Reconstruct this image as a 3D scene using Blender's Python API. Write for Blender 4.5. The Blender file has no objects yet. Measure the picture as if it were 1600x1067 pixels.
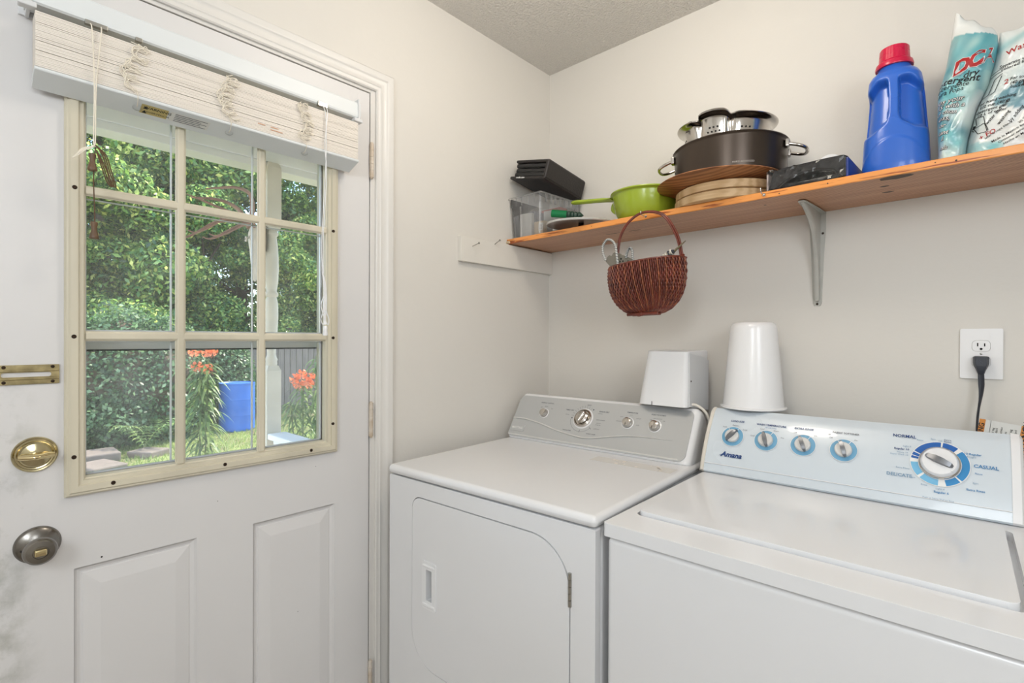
import bpy, bmesh, math, random
import numpy as np
from mathutils import Vector, Matrix, Euler

random.seed(7)
SC = bpy.context.scene
COL = SC.collection
PI = math.pi

# ------------------------------------------------------------------ camera
def make_camera():
    f_px = 794.0
    yaw, pitch, roll = (math.radians(a) for a in (42.6, -0.25, 0.23))
    cam = bpy.data.cameras.new('camera')
    cam.sensor_fit = 'HORIZONTAL'
    cam.sensor_width = 36.0
    cam.lens = f_px / 1600.0 * 36.0
    cam.clip_start = 0.02
    cam.clip_end = 200
    o = bpy.data.objects.new('camera', cam)
    COL.objects.link(o)
    F = Vector((-math.sin(yaw) * math.cos(pitch), math.cos(yaw) * math.cos(pitch), math.sin(pitch)))
    R0 = Vector((math.cos(yaw), math.sin(yaw), 0))
    U0 = R0.cross(F)
    R = R0 * math.cos(roll) + U0 * math.sin(roll)
    U = R.cross(F)
    m = Matrix((R, U, -F)).transposed().to_4x4()
    m.translation = Vector((1.374, -1.729, 1.30))
    o.matrix_world = m
    SC.camera = o
make_camera()

# ------------------------------------------------------------------ world, sun, lamps, exposure
w = bpy.data.worlds.new('world')
SC.world = w
w.use_nodes = True
nt = w.node_tree
bg = nt.nodes['Background']
sky = nt.nodes.new('ShaderNodeTexSky')
sky.sky_type = 'NISHITA'
sky.sun_disc = False
sky.sun_elevation = math.radians(50)
sky.sun_rotation = math.radians(150)
nt.links.new(sky.outputs[0], bg.inputs[0])
bg.inputs[1].default_value = 0.9

def lamp(kind, name, loc, energy, color=(1, 1, 1), size=0.3, look=None, sizey=None, angle=0.02):
    l = bpy.data.lights.new(name, kind)
    l.energy = energy
    l.color = color
    if kind == 'AREA':
        l.size = size
        if sizey:
            l.shape = 'RECTANGLE'
            l.size_y = sizey
        else:
            l.shape = 'DISK'
    elif kind == 'SUN':
        l.angle = angle
    else:
        l.shadow_soft_size = size
    o = bpy.data.objects.new(name, l)
    COL.objects.link(o)
    o.location = loc
    if look is not None:
        o.rotation_euler = (Vector(look) - Vector(loc)).to_track_quat('-Z', 'Y').to_euler()
    return o

lamp('SUN', 'sun', (-1.0, 8, 9), 14.0, (1.0, 0.93, 0.80), look=(0.0, 0.0, 0.0), angle=0.03)
lamp('POINT', 'ceiling_lamp', (0.80, -0.80, 2.27), 10.0, (1.0, 0.91, 0.79), 0.11)
lamp('POINT', 'rear_fill', (1.55, -2.75, 1.95), 33.0, (0.88, 0.94, 1.0), 0.30)  # added fill light behind the camera, not a fixture of the room
lamp('AREA', 'side_fill', (2.45, -1.9, 1.9), 11.0, (0.88, 0.94, 1.0), 0.8, look=(0.0, -1.0, 1.1))  # added soft fill from the right towards the door wall, no real source

SC.view_settings.view_transform = 'Standard'
SC.view_settings.look = 'None'
SC.view_settings.gamma = 1.0
SC.view_settings.use_curve_mapping = False
SC.view_settings.exposure = 0.10

# ------------------------------------------------------------------ materials
def lin(c):
    c = c / 255.0
    return c / 12.92 if c <= 0.04045 else ((c + 0.055) / 1.055) ** 2.4
def rgb(r, g, b):
    return (lin(r), lin(g), lin(b), 1.0)

def mat(name, col, rough=0.5, metal=0.0, bump=0.0, bscale=40.0, var=0.0, vscale=4.0, var_col=None,
        coat=0.0, stretch=None, trans=0.0, spec=0.5, emis=None):
    m = bpy.data.materials.new(name)
    m.use_nodes = True
    N = m.node_tree
    b = N.nodes['Principled BSDF']
    b.inputs['Base Color'].default_value = col
    b.inputs['Roughness'].default_value = rough
    b.inputs['Metallic'].default_value = metal
    b.inputs['Coat Weight'].default_value = coat
    b.inputs['Specular IOR Level'].default_value = spec
    b.inputs['Transmission Weight'].default_value = trans
    tc = N.nodes.new('ShaderNodeTexCoord')
    src = tc.outputs['Object']
    if stretch:
        mp = N.nodes.new('ShaderNodeMapping')
        mp.inputs['Scale'].default_value = stretch
        N.links.new(src, mp.inputs[0])
        src = mp.outputs[0]
    n = N.nodes.new('ShaderNodeTexNoise')
    n.inputs['Scale'].default_value = vscale
    n.inputs['Detail'].default_value = 6
    N.links.new(src, n.inputs['Vector'])
    if var > 0 or var_col:
        r = N.nodes.new('ShaderNodeValToRGB')
        r.color_ramp.elements[0].position = 0.35
        r.color_ramp.elements[1].position = 0.7
        vc = var_col or tuple(c * (1 - var) for c in col[:3]) + (1,)
        r.color_ramp.elements[0].color = vc
        r.color_ramp.elements[1].color = col
        N.links.new(n.outputs['Fac'], r.inputs[0])
        N.links.new(r.outputs[0], b.inputs['Base Color'])
    if bump > 0:
        n2 = N.nodes.new('ShaderNodeTexNoise')
        n2.inputs['Scale'].default_value = bscale
        n2.inputs['Detail'].default_value = 4
        N.links.new(src, n2.inputs['Vector'])
        bp = N.nodes.new('ShaderNodeBump')
        bp.inputs['Strength'].default_value = bump
        bp.inputs['Distance'].default_value = 0.01
        N.links.new(n2.outputs['Fac'], bp.inputs['Height'])
        N.links.new(bp.outputs[0], b.inputs['Normal'])
    else:
        # tiny surface irregularity keeps every finish procedural
        mr = N.nodes.new('ShaderNodeMapRange')
        mr.inputs['To Min'].default_value = max(0.02, rough - 0.04)
        mr.inputs['To Max'].default_value = min(1.0, rough + 0.04)
        N.links.new(n.outputs['Fac'], mr.inputs['Value'])
        N.links.new(mr.outputs[0], b.inputs['Roughness'])
    return m

def glass_mat(name, haze=0.05, tint=(1, 1, 1, 1), gloss=0.08, hz=None, rough=0.02):
    m = bpy.data.materials.new(name)
    m.use_nodes = True
    N = m.node_tree
    N.nodes.clear()
    out = N.nodes.new('ShaderNodeOutputMaterial')
    t = N.nodes.new('ShaderNodeBsdfTransparent'); t.inputs[0].default_value = tint
    g = N.nodes.new('ShaderNodeBsdfGlossy'); g.inputs['Roughness'].default_value = rough
    d = N.nodes.new('ShaderNodeBsdfDiffuse'); d.inputs[0].default_value = hz or (0.85, 0.9, 0.88, 1)
    fr = N.nodes.new('ShaderNodeFresnel'); fr.inputs[0].default_value = 1.35
    mx1 = N.nodes.new('ShaderNodeMixShader')
    mx2 = N.nodes.new('ShaderNodeMixShader')
    tc = N.nodes.new('ShaderNodeTexCoord')
    n = N.nodes.new('ShaderNodeTexNoise'); n.inputs['Scale'].default_value = 6
    mr = N.nodes.new('ShaderNodeMapRange')
    mr.inputs['From Min'].default_value = 0.35; mr.inputs['From Max'].default_value = 0.7
    mr.inputs['To Min'].default_value = haze * 0.5; mr.inputs['To Max'].default_value = haze * 1.6
    N.links.new(tc.outputs['Object'], n.inputs['Vector'])
    N.links.new(n.outputs['Fac'], mr.inputs['Value'])
    N.links.new(fr.outputs[0], mx1.inputs[0])
    N.links.new(t.outputs[0], mx1.inputs[1]); N.links.new(g.outputs[0], mx1.inputs[2])
    N.links.new(mr.outputs[0], mx2.inputs[0])
    N.links.new(mx1.outputs[0], mx2.inputs[1]); N.links.new(d.outputs[0], mx2.inputs[2])
    N.links.new(mx2.outputs[0], out.inputs[0])
    return m

def leaf_mat(name, c1, c2, c3):
    m = bpy.data.materials.new(name)
    m.use_nodes = True
    N = m.node_tree
    N.nodes.clear()
    out = N.nodes.new('ShaderNodeOutputMaterial')
    geo = N.nodes.new('ShaderNodeNewGeometry')
    r = N.nodes.new('ShaderNodeValToRGB')
    r.color_ramp.elements[0].color = c1
    r.color_ramp.elements[1].color = c3
    e = r.color_ramp.elements.new(0.5); e.color = c2
    N.links.new(geo.outputs['Random Per Island'], r.inputs[0])
    d = N.nodes.new('ShaderNodeBsdfPrincipled')
    d.inputs['Roughness'].default_value = 0.45
    t = N.nodes.new('ShaderNodeBsdfTranslucent')
    N.links.new(r.outputs[0], d.inputs['Base Color'])
    N.links.new(r.outputs[0], t.inputs[0])
    mx = N.nodes.new('ShaderNodeMixShader'); mx.inputs[0].default_value = 0.45
    N.links.new(d.outputs[0], mx.inputs[1]); N.links.new(t.outputs[0], mx.inputs[2])
    N.links.new(mx.outputs[0], out.inputs[0])
    return m

def wood_mat(name, c_light, c_dark, rough=0.4, scale=(1.2, 16, 16), axis='X', coat=0.0, contrast=0.22):
    m = bpy.data.materials.new(name)
    m.use_nodes = True
    N = m.node_tree
    b = N.nodes['Principled BSDF']
    tc = N.nodes.new('ShaderNodeTexCoord')
    mp = N.nodes.new('ShaderNodeMapping')
    mp.inputs['Scale'].default_value = scale
    N.links.new(tc.outputs['Object'], mp.inputs[0])
    n = N.nodes.new('ShaderNodeTexNoise')
    n.inputs['Scale'].default_value = 2.2; n.inputs['Detail'].default_value = 8
    n.inputs['Distortion'].default_value = 0.6
    N.links.new(mp.outputs[0], n.inputs['Vector'])
    wv = N.nodes.new('ShaderNodeTexWave')
    wv.wave_type = 'BANDS'; wv.bands_direction = 'Y' if axis == 'X' else 'X'
    wv.inputs['Scale'].default_value = 1.6
    wv.inputs['Distortion'].default_value = 5.0
    wv.inputs['Detail'].default_value = 3
    N.links.new(mp.outputs[0], wv.inputs['Vector'])
    mm = N.nodes.new('ShaderNodeMath'); mm.operation = 'MULTIPLY_ADD'
    mm.inputs[1].default_value = 0.35
    N.links.new(wv.outputs['Fac'], mm.inputs[0])
    ms = N.nodes.new('ShaderNodeMath'); ms.operation = 'MULTIPLY'; ms.inputs[1].default_value = 0.65
    N.links.new(n.outputs['Fac'], ms.inputs[0])
    N.links.new(ms.outputs[0], mm.inputs[2])
    r = N.nodes.new('ShaderNodeValToRGB')
    r.color_ramp.elements[0].position = 0.5 - contrast; r.color_ramp.elements[0].color = c_dark
    r.color_ramp.elements[1].position = 0.5 + contrast * .7; r.color_ramp.elements[1].color = c_light
    N.links.new(mm.outputs[0], r.inputs[0])
    src = r.outputs[0]
    N.links.new(src, b.inputs['Base Color'])
    b.inputs['Roughness'].default_value = rough
    b.inputs['Coat Weight'].default_value = coat
    return m

M = {}
M['wall'] = mat('wall_paint', rgb(224, 220, 213), 0.6, bump=0.05, bscale=60, var=0.035, vscale=1.6)
M['ceiling'] = mat('textured_ceiling', rgb(226, 222, 216), 0.9, bump=0.8, bscale=130, var=0.10, vscale=150)
M['floor'] = mat('floor_tile', rgb(170, 160, 148), 0.5, var=0.15, vscale=3)
M['door'] = mat('door_paint', rgb(224, 222, 221), 0.42, bump=0.03, bscale=25, var=0.03, vscale=2)
M['trim'] = mat('trim_paint', rgb(226, 223, 218), 0.35, var=0.03, vscale=3)
M['lite_frame'] = mat('aged_cream_plastic', rgb(222, 214, 192), 0.4, var=0.16, vscale=1.3, stretch=(6, 6, 1.2))
M['dark'] = mat('dark_gap', rgb(30, 28, 26), 0.8)
M['screw'] = mat('dark_screw', rgb(52, 38, 26), 0.5, 0.6)
M['brass'] = mat('aged_brass', rgb(208, 196, 158), 0.16, 1.0, var=0.25, vscale=22)
M['brass_pol'] = mat('polished_brass', rgb(222, 205, 160), 0.10, 1.0)
M['brass_strip'] = mat('tarnished_brass', rgb(190, 174, 130), 0.35, 1.0, var=0.45, vscale=50)
M['pewter'] = mat('worn_pewter', rgb(150, 146, 140), 0.25, 1.0, var=0.35, vscale=18)
M['steel'] = mat('stainless_steel', rgb(205, 200, 194), 0.16, 1.0)
M['steel_soft'] = mat('brushed_steel', rgb(180, 178, 172), 0.3, 1.0)
M['blind'] = mat('blind_slat', rgb(236, 229, 219), 0.5, var=0.03, vscale=4)
M['blind_rail'] = mat('blind_rail_white', rgb(226, 230, 231), 0.4)
M['cord'] = mat('ivory_cord', rgb(238, 230, 214), 0.8)
M['brown_cord'] = mat('brown_cord', rgb(98, 74, 52), 0.8)
M['tassel'] = mat('tassel_wood', rgb(110, 84, 60), 0.45, var=0.3, vscale=40)
M['enamel'] = mat('white_enamel', rgb(236, 236, 237), 0.22, var=0.012, vscale=3, coat=0.3)
M['enamel_warm'] = mat('ivory_plastic', rgb(230, 224, 213), 0.3, var=0.03, vscale=5)
M['panel_silver'] = mat('silver_fascia', rgb(200, 202, 203), 0.30, 0.5)
M['panel_blue'] = mat('pale_blue_fascia', rgb(214, 223, 230), 0.28, coat=0.3)
M['ring_blue'] = mat('ring_blue', rgb(112, 170, 205), 0.4)
M['ring_dark'] = mat('ring_deep_blue', rgb(20, 96, 178), 0.4)
M['ring_mid'] = mat('ring_mid_blue', rgb(52, 140, 200), 0.4)
M['ring_light'] = mat('ring_light_blue', rgb(120, 188, 226), 0.4)
M['print_navy'] = mat('navy_print', rgb(30, 66, 124), 0.5)
M['print_blue'] = mat('blue_print', rgb(66, 134, 186), 0.5)
M['print_grey'] = mat('grey_print', rgb(92, 98, 108), 0.5)
M['print_black'] = mat('black_print', rgb(28, 28, 30), 0.5)
M['print_red'] = mat('red_print', rgb(178, 32, 30), 0.45)
M['print_white'] = mat('white_print', rgb(240, 240, 238), 0.5)
M['plastic_white'] = mat('white_plastic', rgb(240, 240, 241), 0.25, coat=0.2)
M['plastic_grey'] = mat('light_grey_plastic', rgb(218, 219, 220), 0.45)
M['knob_white'] = mat('knob_white', rgb(222, 221, 218), 0.3)
M['knob_grey'] = mat('knob_grey_rib', rgb(130, 132, 136), 0.3, 0.6)
M['batten'] = mat('painted_board', rgb(226, 222, 214), 0.45, bump=0.1, bscale=30, var=0.03, vscale=6)
M['shelf_edge'] = wood_mat('varnished_pine_edge', rgb(236, 156, 80), rgb(158, 76, 26), 0.3, (4.5, 9, 70), coat=0.3, contrast=0.10)
M['shelf'] = wood_mat('varnished_pine', rgb(204, 152, 114), rgb(150, 96, 64), 0.4, (0.7, 22, 22), coat=0.15, contrast=0.15)
M['knot'] = mat('pine_knot', rgb(82, 58, 44), 0.5, var=0.5, vscale=60)
M['bracket'] = mat('grey_painted_steel', rgb(188, 187, 180), 0.35, 0.1, var=0.1, vscale=30)
M['pot'] = mat('dark_anodised', rgb(74, 64, 56), 0.28, 0.7)
M['board'] = wood_mat('pale_wood', rgb(222, 190, 146), rgb(196, 158, 112), 0.6, (2.5, 10, 30))
M['board_brown'] = wood_mat('brown_wood', rgb(176, 118, 74), rgb(122, 74, 44), 0.4, (3, 12, 12))
M['green'] = mat('lime_plastic', rgb(152, 172, 48), 0.22, coat=0.3)
M['green_tube'] = mat('green_plastic', rgb(0, 110, 62), 0.25)
M['black'] = mat('black_leatherette', rgb(36, 31, 30), 0.45, bump=0.15, bscale=180)
M['black_plastic'] = mat('black_plastic', rgb(26, 26, 28), 0.3)
M['tray'] = mat('black_tray', rgb(40, 38, 40), 0.12, coat=0.5, bump=0.6, bscale=20)
M['film'] = glass_mat('clear_film', haze=0.015, rough=0.05)
M['blue_plastic'] = mat('blue_plastic', rgb(46, 104, 204), 0.28, coat=0.15)
M['blue_dark'] = mat('deep_blue_plastic', rgb(20, 52, 140), 0.35)
M['red_plastic'] = mat('crimson_plastic', rgb(205, 14, 66), 0.28, coat=0.2)
M['clear'] = glass_mat('clear_plastic', haze=0.11, hz=(0.8, 0.8, 0.8, 1), rough=0.1)
M['bag_white'] = mat('bag_white', rgb(228, 230, 226), 0.3, bump=0.3, bscale=30, coat=0.2)
M['wicker'] = mat('red_brown_wicker', rgb(124, 54, 38), 0.33, var=0.5, vscale=30, coat=0.25)
M['wicker_l'] = mat('pale_wicker', rgb(160, 90, 58), 0.36, var=0.4, vscale=50, coat=0.2)
M['rope'] = mat('grey_white_rope', rgb(200, 200, 196), 0.8)
M['rope_d'] = mat('dark_rope', rgb(60, 64, 72), 0.8)
M['tool'] = mat('dark_tool_steel', rgb(138, 134, 124), 0.4, 0.5)
M['bristle'] = mat('twine', rgb(205, 200, 188), 0.9)
M['paper'] = mat('paper', rgb(226, 226, 222), 0.7)
M['orange_print'] = mat('orange_print', rgb(214, 140, 66), 0.6)
M['cable_black'] = mat('black_rubber', rgb(40, 44, 54), 0.45)
M['tan'] = mat('tan_card', rgb(206, 184, 150), 0.7)
M['pink'] = mat('pink_card', rgb(190, 110, 104), 0.7)
M['pane'] = glass_mat('window_pane', haze=0.025)
M['pane2'] = glass_mat('storm_pane', haze=0.07)
M['bark'] = mat('bark', rgb(84, 70, 56), 0.9, bump=0.8, bscale=20, var=0.3, vscale=8)
M['ext_white'] = mat('exterior_white', rgb(222, 222, 218), 0.55, var=0.08, vscale=5)
M['ext_post'] = mat('weathered_white', rgb(198, 190, 174), 0.6, var=0.12, vscale=8)
M['fence'] = mat('weathered_fence', rgb(118, 110, 102), 0.85, var=0.4, vscale=3, stretch=(8, 8, 1))
M['barrel'] = mat('barrel_blue', rgb(34, 92, 168), 0.5, var=0.22, vscale=4)
M['ground'] = mat('lawn_soil', rgb(116, 132, 70), 0.95, var_col=rgb(96, 84, 62), vscale=2.2)
M['stone'] = mat('paver_stone', rgb(112, 102, 92), 0.8, var=0.3, vscale=12)
M['bone'] = mat('bone', rgb(214, 204, 192), 0.6, var=0.15, vscale=18)
M['antler'] = mat('antler', rgb(150, 112, 96), 0.55, var=0.3, vscale=14)
M['leaf_a'] = leaf_mat('leaf_sunny', rgb(48, 82, 38), rgb(128, 166, 76), rgb(216, 220, 128))
M['leaf_b'] = leaf_mat('leaf_deep', rgb(34, 72, 48), rgb(82, 132, 74), rgb(156, 186, 104))
M['leaf_h'] = leaf_mat('leaf_hedge', rgb(36, 62, 40), rgb(74, 108, 68), rgb(130, 158, 116))
M['leaf_l'] = leaf_mat('leaf_lily', rgb(60, 88, 52), rgb(96, 128, 76), rgb(150, 168, 104))
M['grass'] = leaf_mat('grass_blade', rgb(90, 112, 58), rgb(126, 150, 82), rgb(164, 176, 108))
M['petal'] = leaf_mat('lily_petal', rgb(214, 100, 60), rgb(228, 126, 84), rgb(236, 152, 116))

# ------------------------------------------------------------------ helpers
def link(name, me, parent=None, loc=None, rot=None):
    o = bpy.data.objects.new(name, me)
    COL.objects.link(o)
    if parent is not None:
        o.parent = parent
    if loc is not None:
        o.location = loc
    if rot is not None:
        o.rotation_euler = rot
    return o

def obj(name, bm, mats, parent=None, smooth=None, loc=None, rot=None, weld=False):
    """link a bmesh as one mesh object; smooth = angle in degrees"""
    if weld:
        bmesh.ops.remove_doubles(bm, verts=bm.verts, dist=1e-5)
    me = bpy.data.meshes.new(name)
    bm.to_mesh(me)
    bm.free()
    if not isinstance(mats, (list, tuple)):
        mats = [mats]
    for m in mats:
        me.materials.append(m)
    if smooth:
        me.shade_smooth()
        try:
            me.set_sharp_from_angle(angle=math.radians(smooth))
        except Exception:
            pass
    o = link(name, me, parent, loc, rot)
    if smooth:
        wn = o.modifiers.new('weighted', 'WEIGHTED_NORMAL')
        wn.keep_sharp = True
        wn.weight = 90
    return o

def raw(name, verts, faces, mats, parent=None, smooth=False, fmat=None):
    me = bpy.data.meshes.new(name)
    me.from_pydata([tuple(v) for v in verts], [], [tuple(f) for f in faces])
    if not isinstance(mats, (list, tuple)):
        mats = [mats]
    for m in mats:
        me.materials.append(m)
    if fmat is not None:
        me.polygons.foreach_set('material_index', fmat)
    if smooth:
        me.shade_smooth()
    me.update()
    return link(name, me, parent)

def tag(o, label, cat, group=None):
    o['label'] = label
    o['category'] = cat
    if group:
        o['group'] = group
    return o

def thing(name, label, cat, loc=(0, 0, 0), rz=0.0, group=None, rot=None):
    o = bpy.data.objects.new(name, None)
    o.empty_display_size = 0.05
    COL.objects.link(o)
    o.location = loc
    o.rotation_euler = rot if rot is not None else (0, 0, rz)
    return tag(o, label, cat, group)

def structure(o, label=None):
    o['kind'] = 'structure'
    if label:
        o['label'] = label
    return o

def NB():
    return bmesh.new()

def box(bm, lo, hi, r=0.0, seg=2, mi=0, M4=None):
    c = [(a + b) / 2 for a, b in zip(lo, hi)]
    s = [abs(b - a) for a, b in zip(lo, hi)]
    t = bmesh.new()
    bmesh.ops.create_cube(t, size=1.0)
    for v in t.verts:
        v.co = Vector((v.co.x * s[0] + c[0], v.co.y * s[1] + c[1], v.co.z * s[2] + c[2]))
    if r > 0:
        bmesh.ops.bevel(t, geom=list(t.edges), offset=min(r, min(s) * 0.49), segments=seg, profile=0.5, affect='EDGES')
    merge(bm, t, mi, M4)

def merge(bm, t, mi=0, M4=None):
    if M4 is not None:
        bmesh.ops.transform(t, matrix=M4, verts=t.verts)
    mp = {}
    for v in t.verts:
        mp[v] = bm.verts.new(v.co)
    for f in t.faces:
        try:
            g = bm.faces.new([mp[v] for v in f.verts])
            g.material_index = mi if mi >= 0 else f.material_index
        except ValueError:
            pass
    t.free()

def lathe(bm, prof, seg=48, c=(0, 0, 0), mi=0, M4=None, squash=(1, 1), rfun=None):
    """prof = [(r, z)...] revolve about z"""
    t = bmesh.new()
    rings = []
    for r, z in prof:
        if r < 1e-6:
            rings.append([t.verts.new((c[0], c[1], c[2] + z))])
        else:
            ring = []
            for i in range(seg):
                a = 2 * PI * i / seg
                k = rfun(a, z) if rfun else 1.0
                ring.append(t.verts.new((c[0] + r * k * squash[0] * math.cos(a), c[1] + r * k * squash[1] * math.sin(a), c[2] + z)))
            rings.append(ring)
    for A, B in zip(rings[:-1], rings[1:]):
        if len(A) == 1 and len(B) == 1:
            continue
        for i in range(seg):
            j = (i + 1) % seg
            if len(A) == 1:
                t.faces.new((A[0], B[j], B[i]))
            elif len(B) == 1:
                t.faces.new((A[i], A[j], B[0]))
            else:
                t.faces.new((A[i], A[j], B[j], B[i]))
    merge(bm, t, mi, M4)

def tube(bm, pts, rad, seg=8, closed=False, mi=0, caps=True, flat=None):
    """sweep a circle along pts; rad is a number or list; flat=(a,b) squashes section"""
    pts = [Vector(p) for p in pts]
    n = len(pts)
    rads = rad if isinstance(rad, (list, tuple)) else [rad] * n
    rings = []
    up = None
    for i, p in enumerate(pts):
        a = pts[(i - 1) % n] if (closed or i > 0) else p
        b = pts[(i + 1) % n] if (closed or i < n - 1) else p
        d = (b - a)
        if d.length < 1e-9:
            d = Vector((0, 0, 1))
        d.normalize()
        if up is None:
            up = Vector((0, 0, 1)) if abs(d.z) < 0.9 else Vector((1, 0, 0))
        s = d.cross(up)
        if s.length < 1e-4:
            s = d.cross(Vector((1, 0.3, 0)))
        s.normalize()
        up = s.cross(d).normalized()
        fa, fb = flat if flat else (1, 1)
        rings.append([bm.verts.new(p + (s * math.cos(2 * PI * k / seg) * fa + up * math.sin(2 * PI * k / seg) * fb) * rads[i]) for k in range(seg)])
    m = n if closed else n - 1
    for i in range(m):
        A, B = rings[i], rings[(i + 1) % n]
        for k in range(seg):
            l = (k + 1) % seg
            f = bm.faces.new((A[k], A[l], B[l], B[k]))
            f.material_index = mi
    if caps and not closed:
        f = bm.faces.new(rings[0][::-1]); f.material_index = mi
        f = bm.faces.new(rings[-1]); f.material_index = mi

def smooth_pts(pts, k=6):
    """Catmull-Rom resample"""
    P = [Vector(p) for p in pts]
    P = [P[0] * 2 - P[1]] + P + [P[-1] * 2 - P[-2]]
    out = []
    for i in range(1, len(P) - 2):
        for j in range(k):
            t = j / k
            a, b, c, d = P[i - 1], P[i], P[i + 1], P[i + 2]
            out.append(0.5 * ((2 * b) + (c - a) * t + (2 * a - 5 * b + 4 * c - d) * t * t + (3 * b - a - 3 * c + d) * t ** 3))
    out.append(P[-2])
    return out

def rrect(x0, y0, x1, y1, r, seg=6):
    """rounded rectangle loop (ccw); r = number or (bl, br, tr, tl)"""
    if not isinstance(r, (tuple, list)):
        r = (r,) * 4
    out = []
    for (cx, cy, a0, rr) in ((x0 + r[0], y0 + r[0], PI, r[0]), (x1 - r[1], y0 + r[1], 1.5 * PI, r[1]),
                             (x1 - r[2], y1 - r[2], 0, r[2]), (x0 + r[3], y1 - r[3], 0.5 * PI, r[3])):
        if rr < 1e-6:
            out.append((cx, cy))
        else:
            for i in range(seg + 1):
                a = a0 + 0.5 * PI * i / seg
                out.append((cx + rr * math.cos(a), cy + rr * math.sin(a)))
    return out

def circle(cx, cy, r, seg=32, sy=1.0):
    return [(cx + r * math.cos(2 * PI * i / seg), cy + r * sy * math.sin(2 * PI * i / seg)) for i in range(seg)]

def plate(bm, outer, holes, f0, f1, mi=0, bevel=0.0, bseg=2):
    """flat plate with holes. f0, f1: maps (u,v) -> Vector for the back and front surface"""
    t = bmesh.new()
    edges = []
    for loop in [outer] + list(holes):
        vs = [t.verts.new((u, v, 0)) for u, v in loop]
        for i in range(len(vs)):
            edges.append(t.edges.new((vs[i], vs[(i + 1) % len(vs)])))
    bmesh.ops.triangle_fill(t, use_beauty=True, use_dissolve=False, edges=edges)
    t.verts.index_update()
    co = [v.co.copy() for v in t.verts]
    fs = [[v.index for v in f.verts] for f in t.faces]
    bnd = []
    k = 0
    for loop in [outer] + list(holes):
        n = len(loop)
        bnd += [(k + i, k + (i + 1) % n) for i in range(n)]
        k += n
    t.free()
    t = bmesh.new()
    A = [t.verts.new(f0(c.x, c.y)) for c in co]
    B = [t.verts.new(f1(c.x, c.y)) for c in co]
    for f in fs:
        t.faces.new([A[i] for i in f][::-1])
        t.faces.new([B[i] for i in f])
    rim = []
    for i, j in bnd:
        t.faces.new((A[i], A[j], B[j], B[i]))
        rim.append((B[i], B[j]))
    bmesh.ops.recalc_face_normals(t, faces=t.faces)
    if bevel > 0:
        es = [t.edges.get(p) for p in rim]
        es = [e for e in es if e]
        bmesh.ops.bevel(t, geom=es, offset=bevel, segments=bseg, profile=0.5, affect='EDGES', clamp_overlap=True)
    merge(bm, t, mi)

def YZ(x):  # plane facing +x, (u,v) = (y,z)
    return lambda u, v: Vector((x, u, v))
def XZ(y):
    return lambda u, v: Vector((u, y, v))
def XY(z):
    return lambda u, v: Vector((u, v, z))

def loft(bm, loops, mi=0, cap0=True, cap1=True, closed=True):
    R = [[bm.verts.new(p) for p in L] for L in loops]
    n = len(R[0])
    for A, B in zip(R[:-1], R[1:]):
        for i in range(n if closed else n - 1):
            j = (i + 1) % n
            f = bm.faces.new((A[i], A[j], B[j], B[i])); f.material_index = mi
    if cap0:
        f = bm.faces.new(R[0][::-1]); f.material_index = mi
    if cap1:
        f = bm.faces.new(R[-1]); f.material_index = mi

def cyl(bm, p0, p1, r, seg=20, mi=0, r2=None):
    tube(bm, [p0, p1], [r, r if r2 is None else r2], seg, mi=mi)

_text_cache = {}
def text_geo(s, size=1.0, align='CENTER', shear=0.0, bold=0.0, spacing=1.0, res=2):
    key = (s, align, shear, bold, spacing, res)
    if key not in _text_cache:
        c = bpy.data.curves.new('t', 'FONT')
        c.body = s
        c.size = 1.0
        c.align_x = align
        c.align_y = 'CENTER'
        c.shear = shear
        c.offset = bold
        c.space_character = spacing
        c.resolution_u = res
        o = bpy.data.objects.new('t', c)
        COL.objects.link(o)
        dg = bpy.context.evaluated_depsgraph_get()
        me = bpy.data.meshes.new_from_object(o.evaluated_get(dg))
        vs = [(v.co.x, v.co.y) for v in me.vertices]
        fs = [tuple(p.vertices) for p in me.polygons]
        bpy.data.objects.remove(o)
        bpy.data.curves.remove(c)
        bpy.data.meshes.remove(me)
        _text_cache[key] = (vs, fs)
    vs, fs = _text_cache[key]
    return [(x * size, y * size) for x, y in vs], fs

def put_text(bm, s, F, u, v, size, mi=0, rot=0.0, **kw):
    """F maps (u, v) to a point on the surface"""
    vs, fs = text_geo(s, size, **kw)
    c, sn = math.cos(rot), math.sin(rot)
    V = [bm.verts.new(F(u + x * c - y * sn, v + x * sn + y * c)) for x, y in vs]
    for f in fs:
        try:
            g = bm.faces.new([V[i] for i in f]); g.material_index = mi
        except ValueError:
            pass

def ring2d(bm, F, u, v, r0, r1, a0=0, a1=2 * PI, seg=40, mi=0):
    n = max(2, int(seg * abs(a1 - a0) / (2 * PI)))
    A = []; B = []
    for i in range(n + 1):
        a = a0 + (a1 - a0) * i / n
        A.append(bm.verts.new(F(u + r0 * math.cos(a), v + r0 * math.sin(a))))
        B.append(bm.verts.new(F(u + r1 * math.cos(a), v + r1 * math.sin(a))))
    for i in range(n):
        f = bm.faces.new((A[i], B[i], B[i + 1], A[i + 1])); f.material_index = mi

def line2d(bm, F, u0, v0, u1, v1, w, mi=0):
    d = Vector((u1 - u0, v1 - v0)).normalized()
    n = Vector((-d.y, d.x)) * w / 2
    V = [bm.verts.new(F(u0 + n.x, v0 + n.y)), bm.verts.new(F(u0 - n.x, v0 - n.y)),
         bm.verts.new(F(u1 - n.x, v1 - n.y)), bm.verts.new(F(u1 + n.x, v1 + n.y))]
    f = bm.faces.new(V); f.material_index = mi

def disc2d(bm, F, u, v, r, seg=12, mi=0):
    f = bm.faces.new([bm.verts.new(F(u + r * math.cos(2 * PI * i / seg), v + r * math.sin(2 * PI * i / seg))) for i in range(seg)])
    f.material_index = mi

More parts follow.
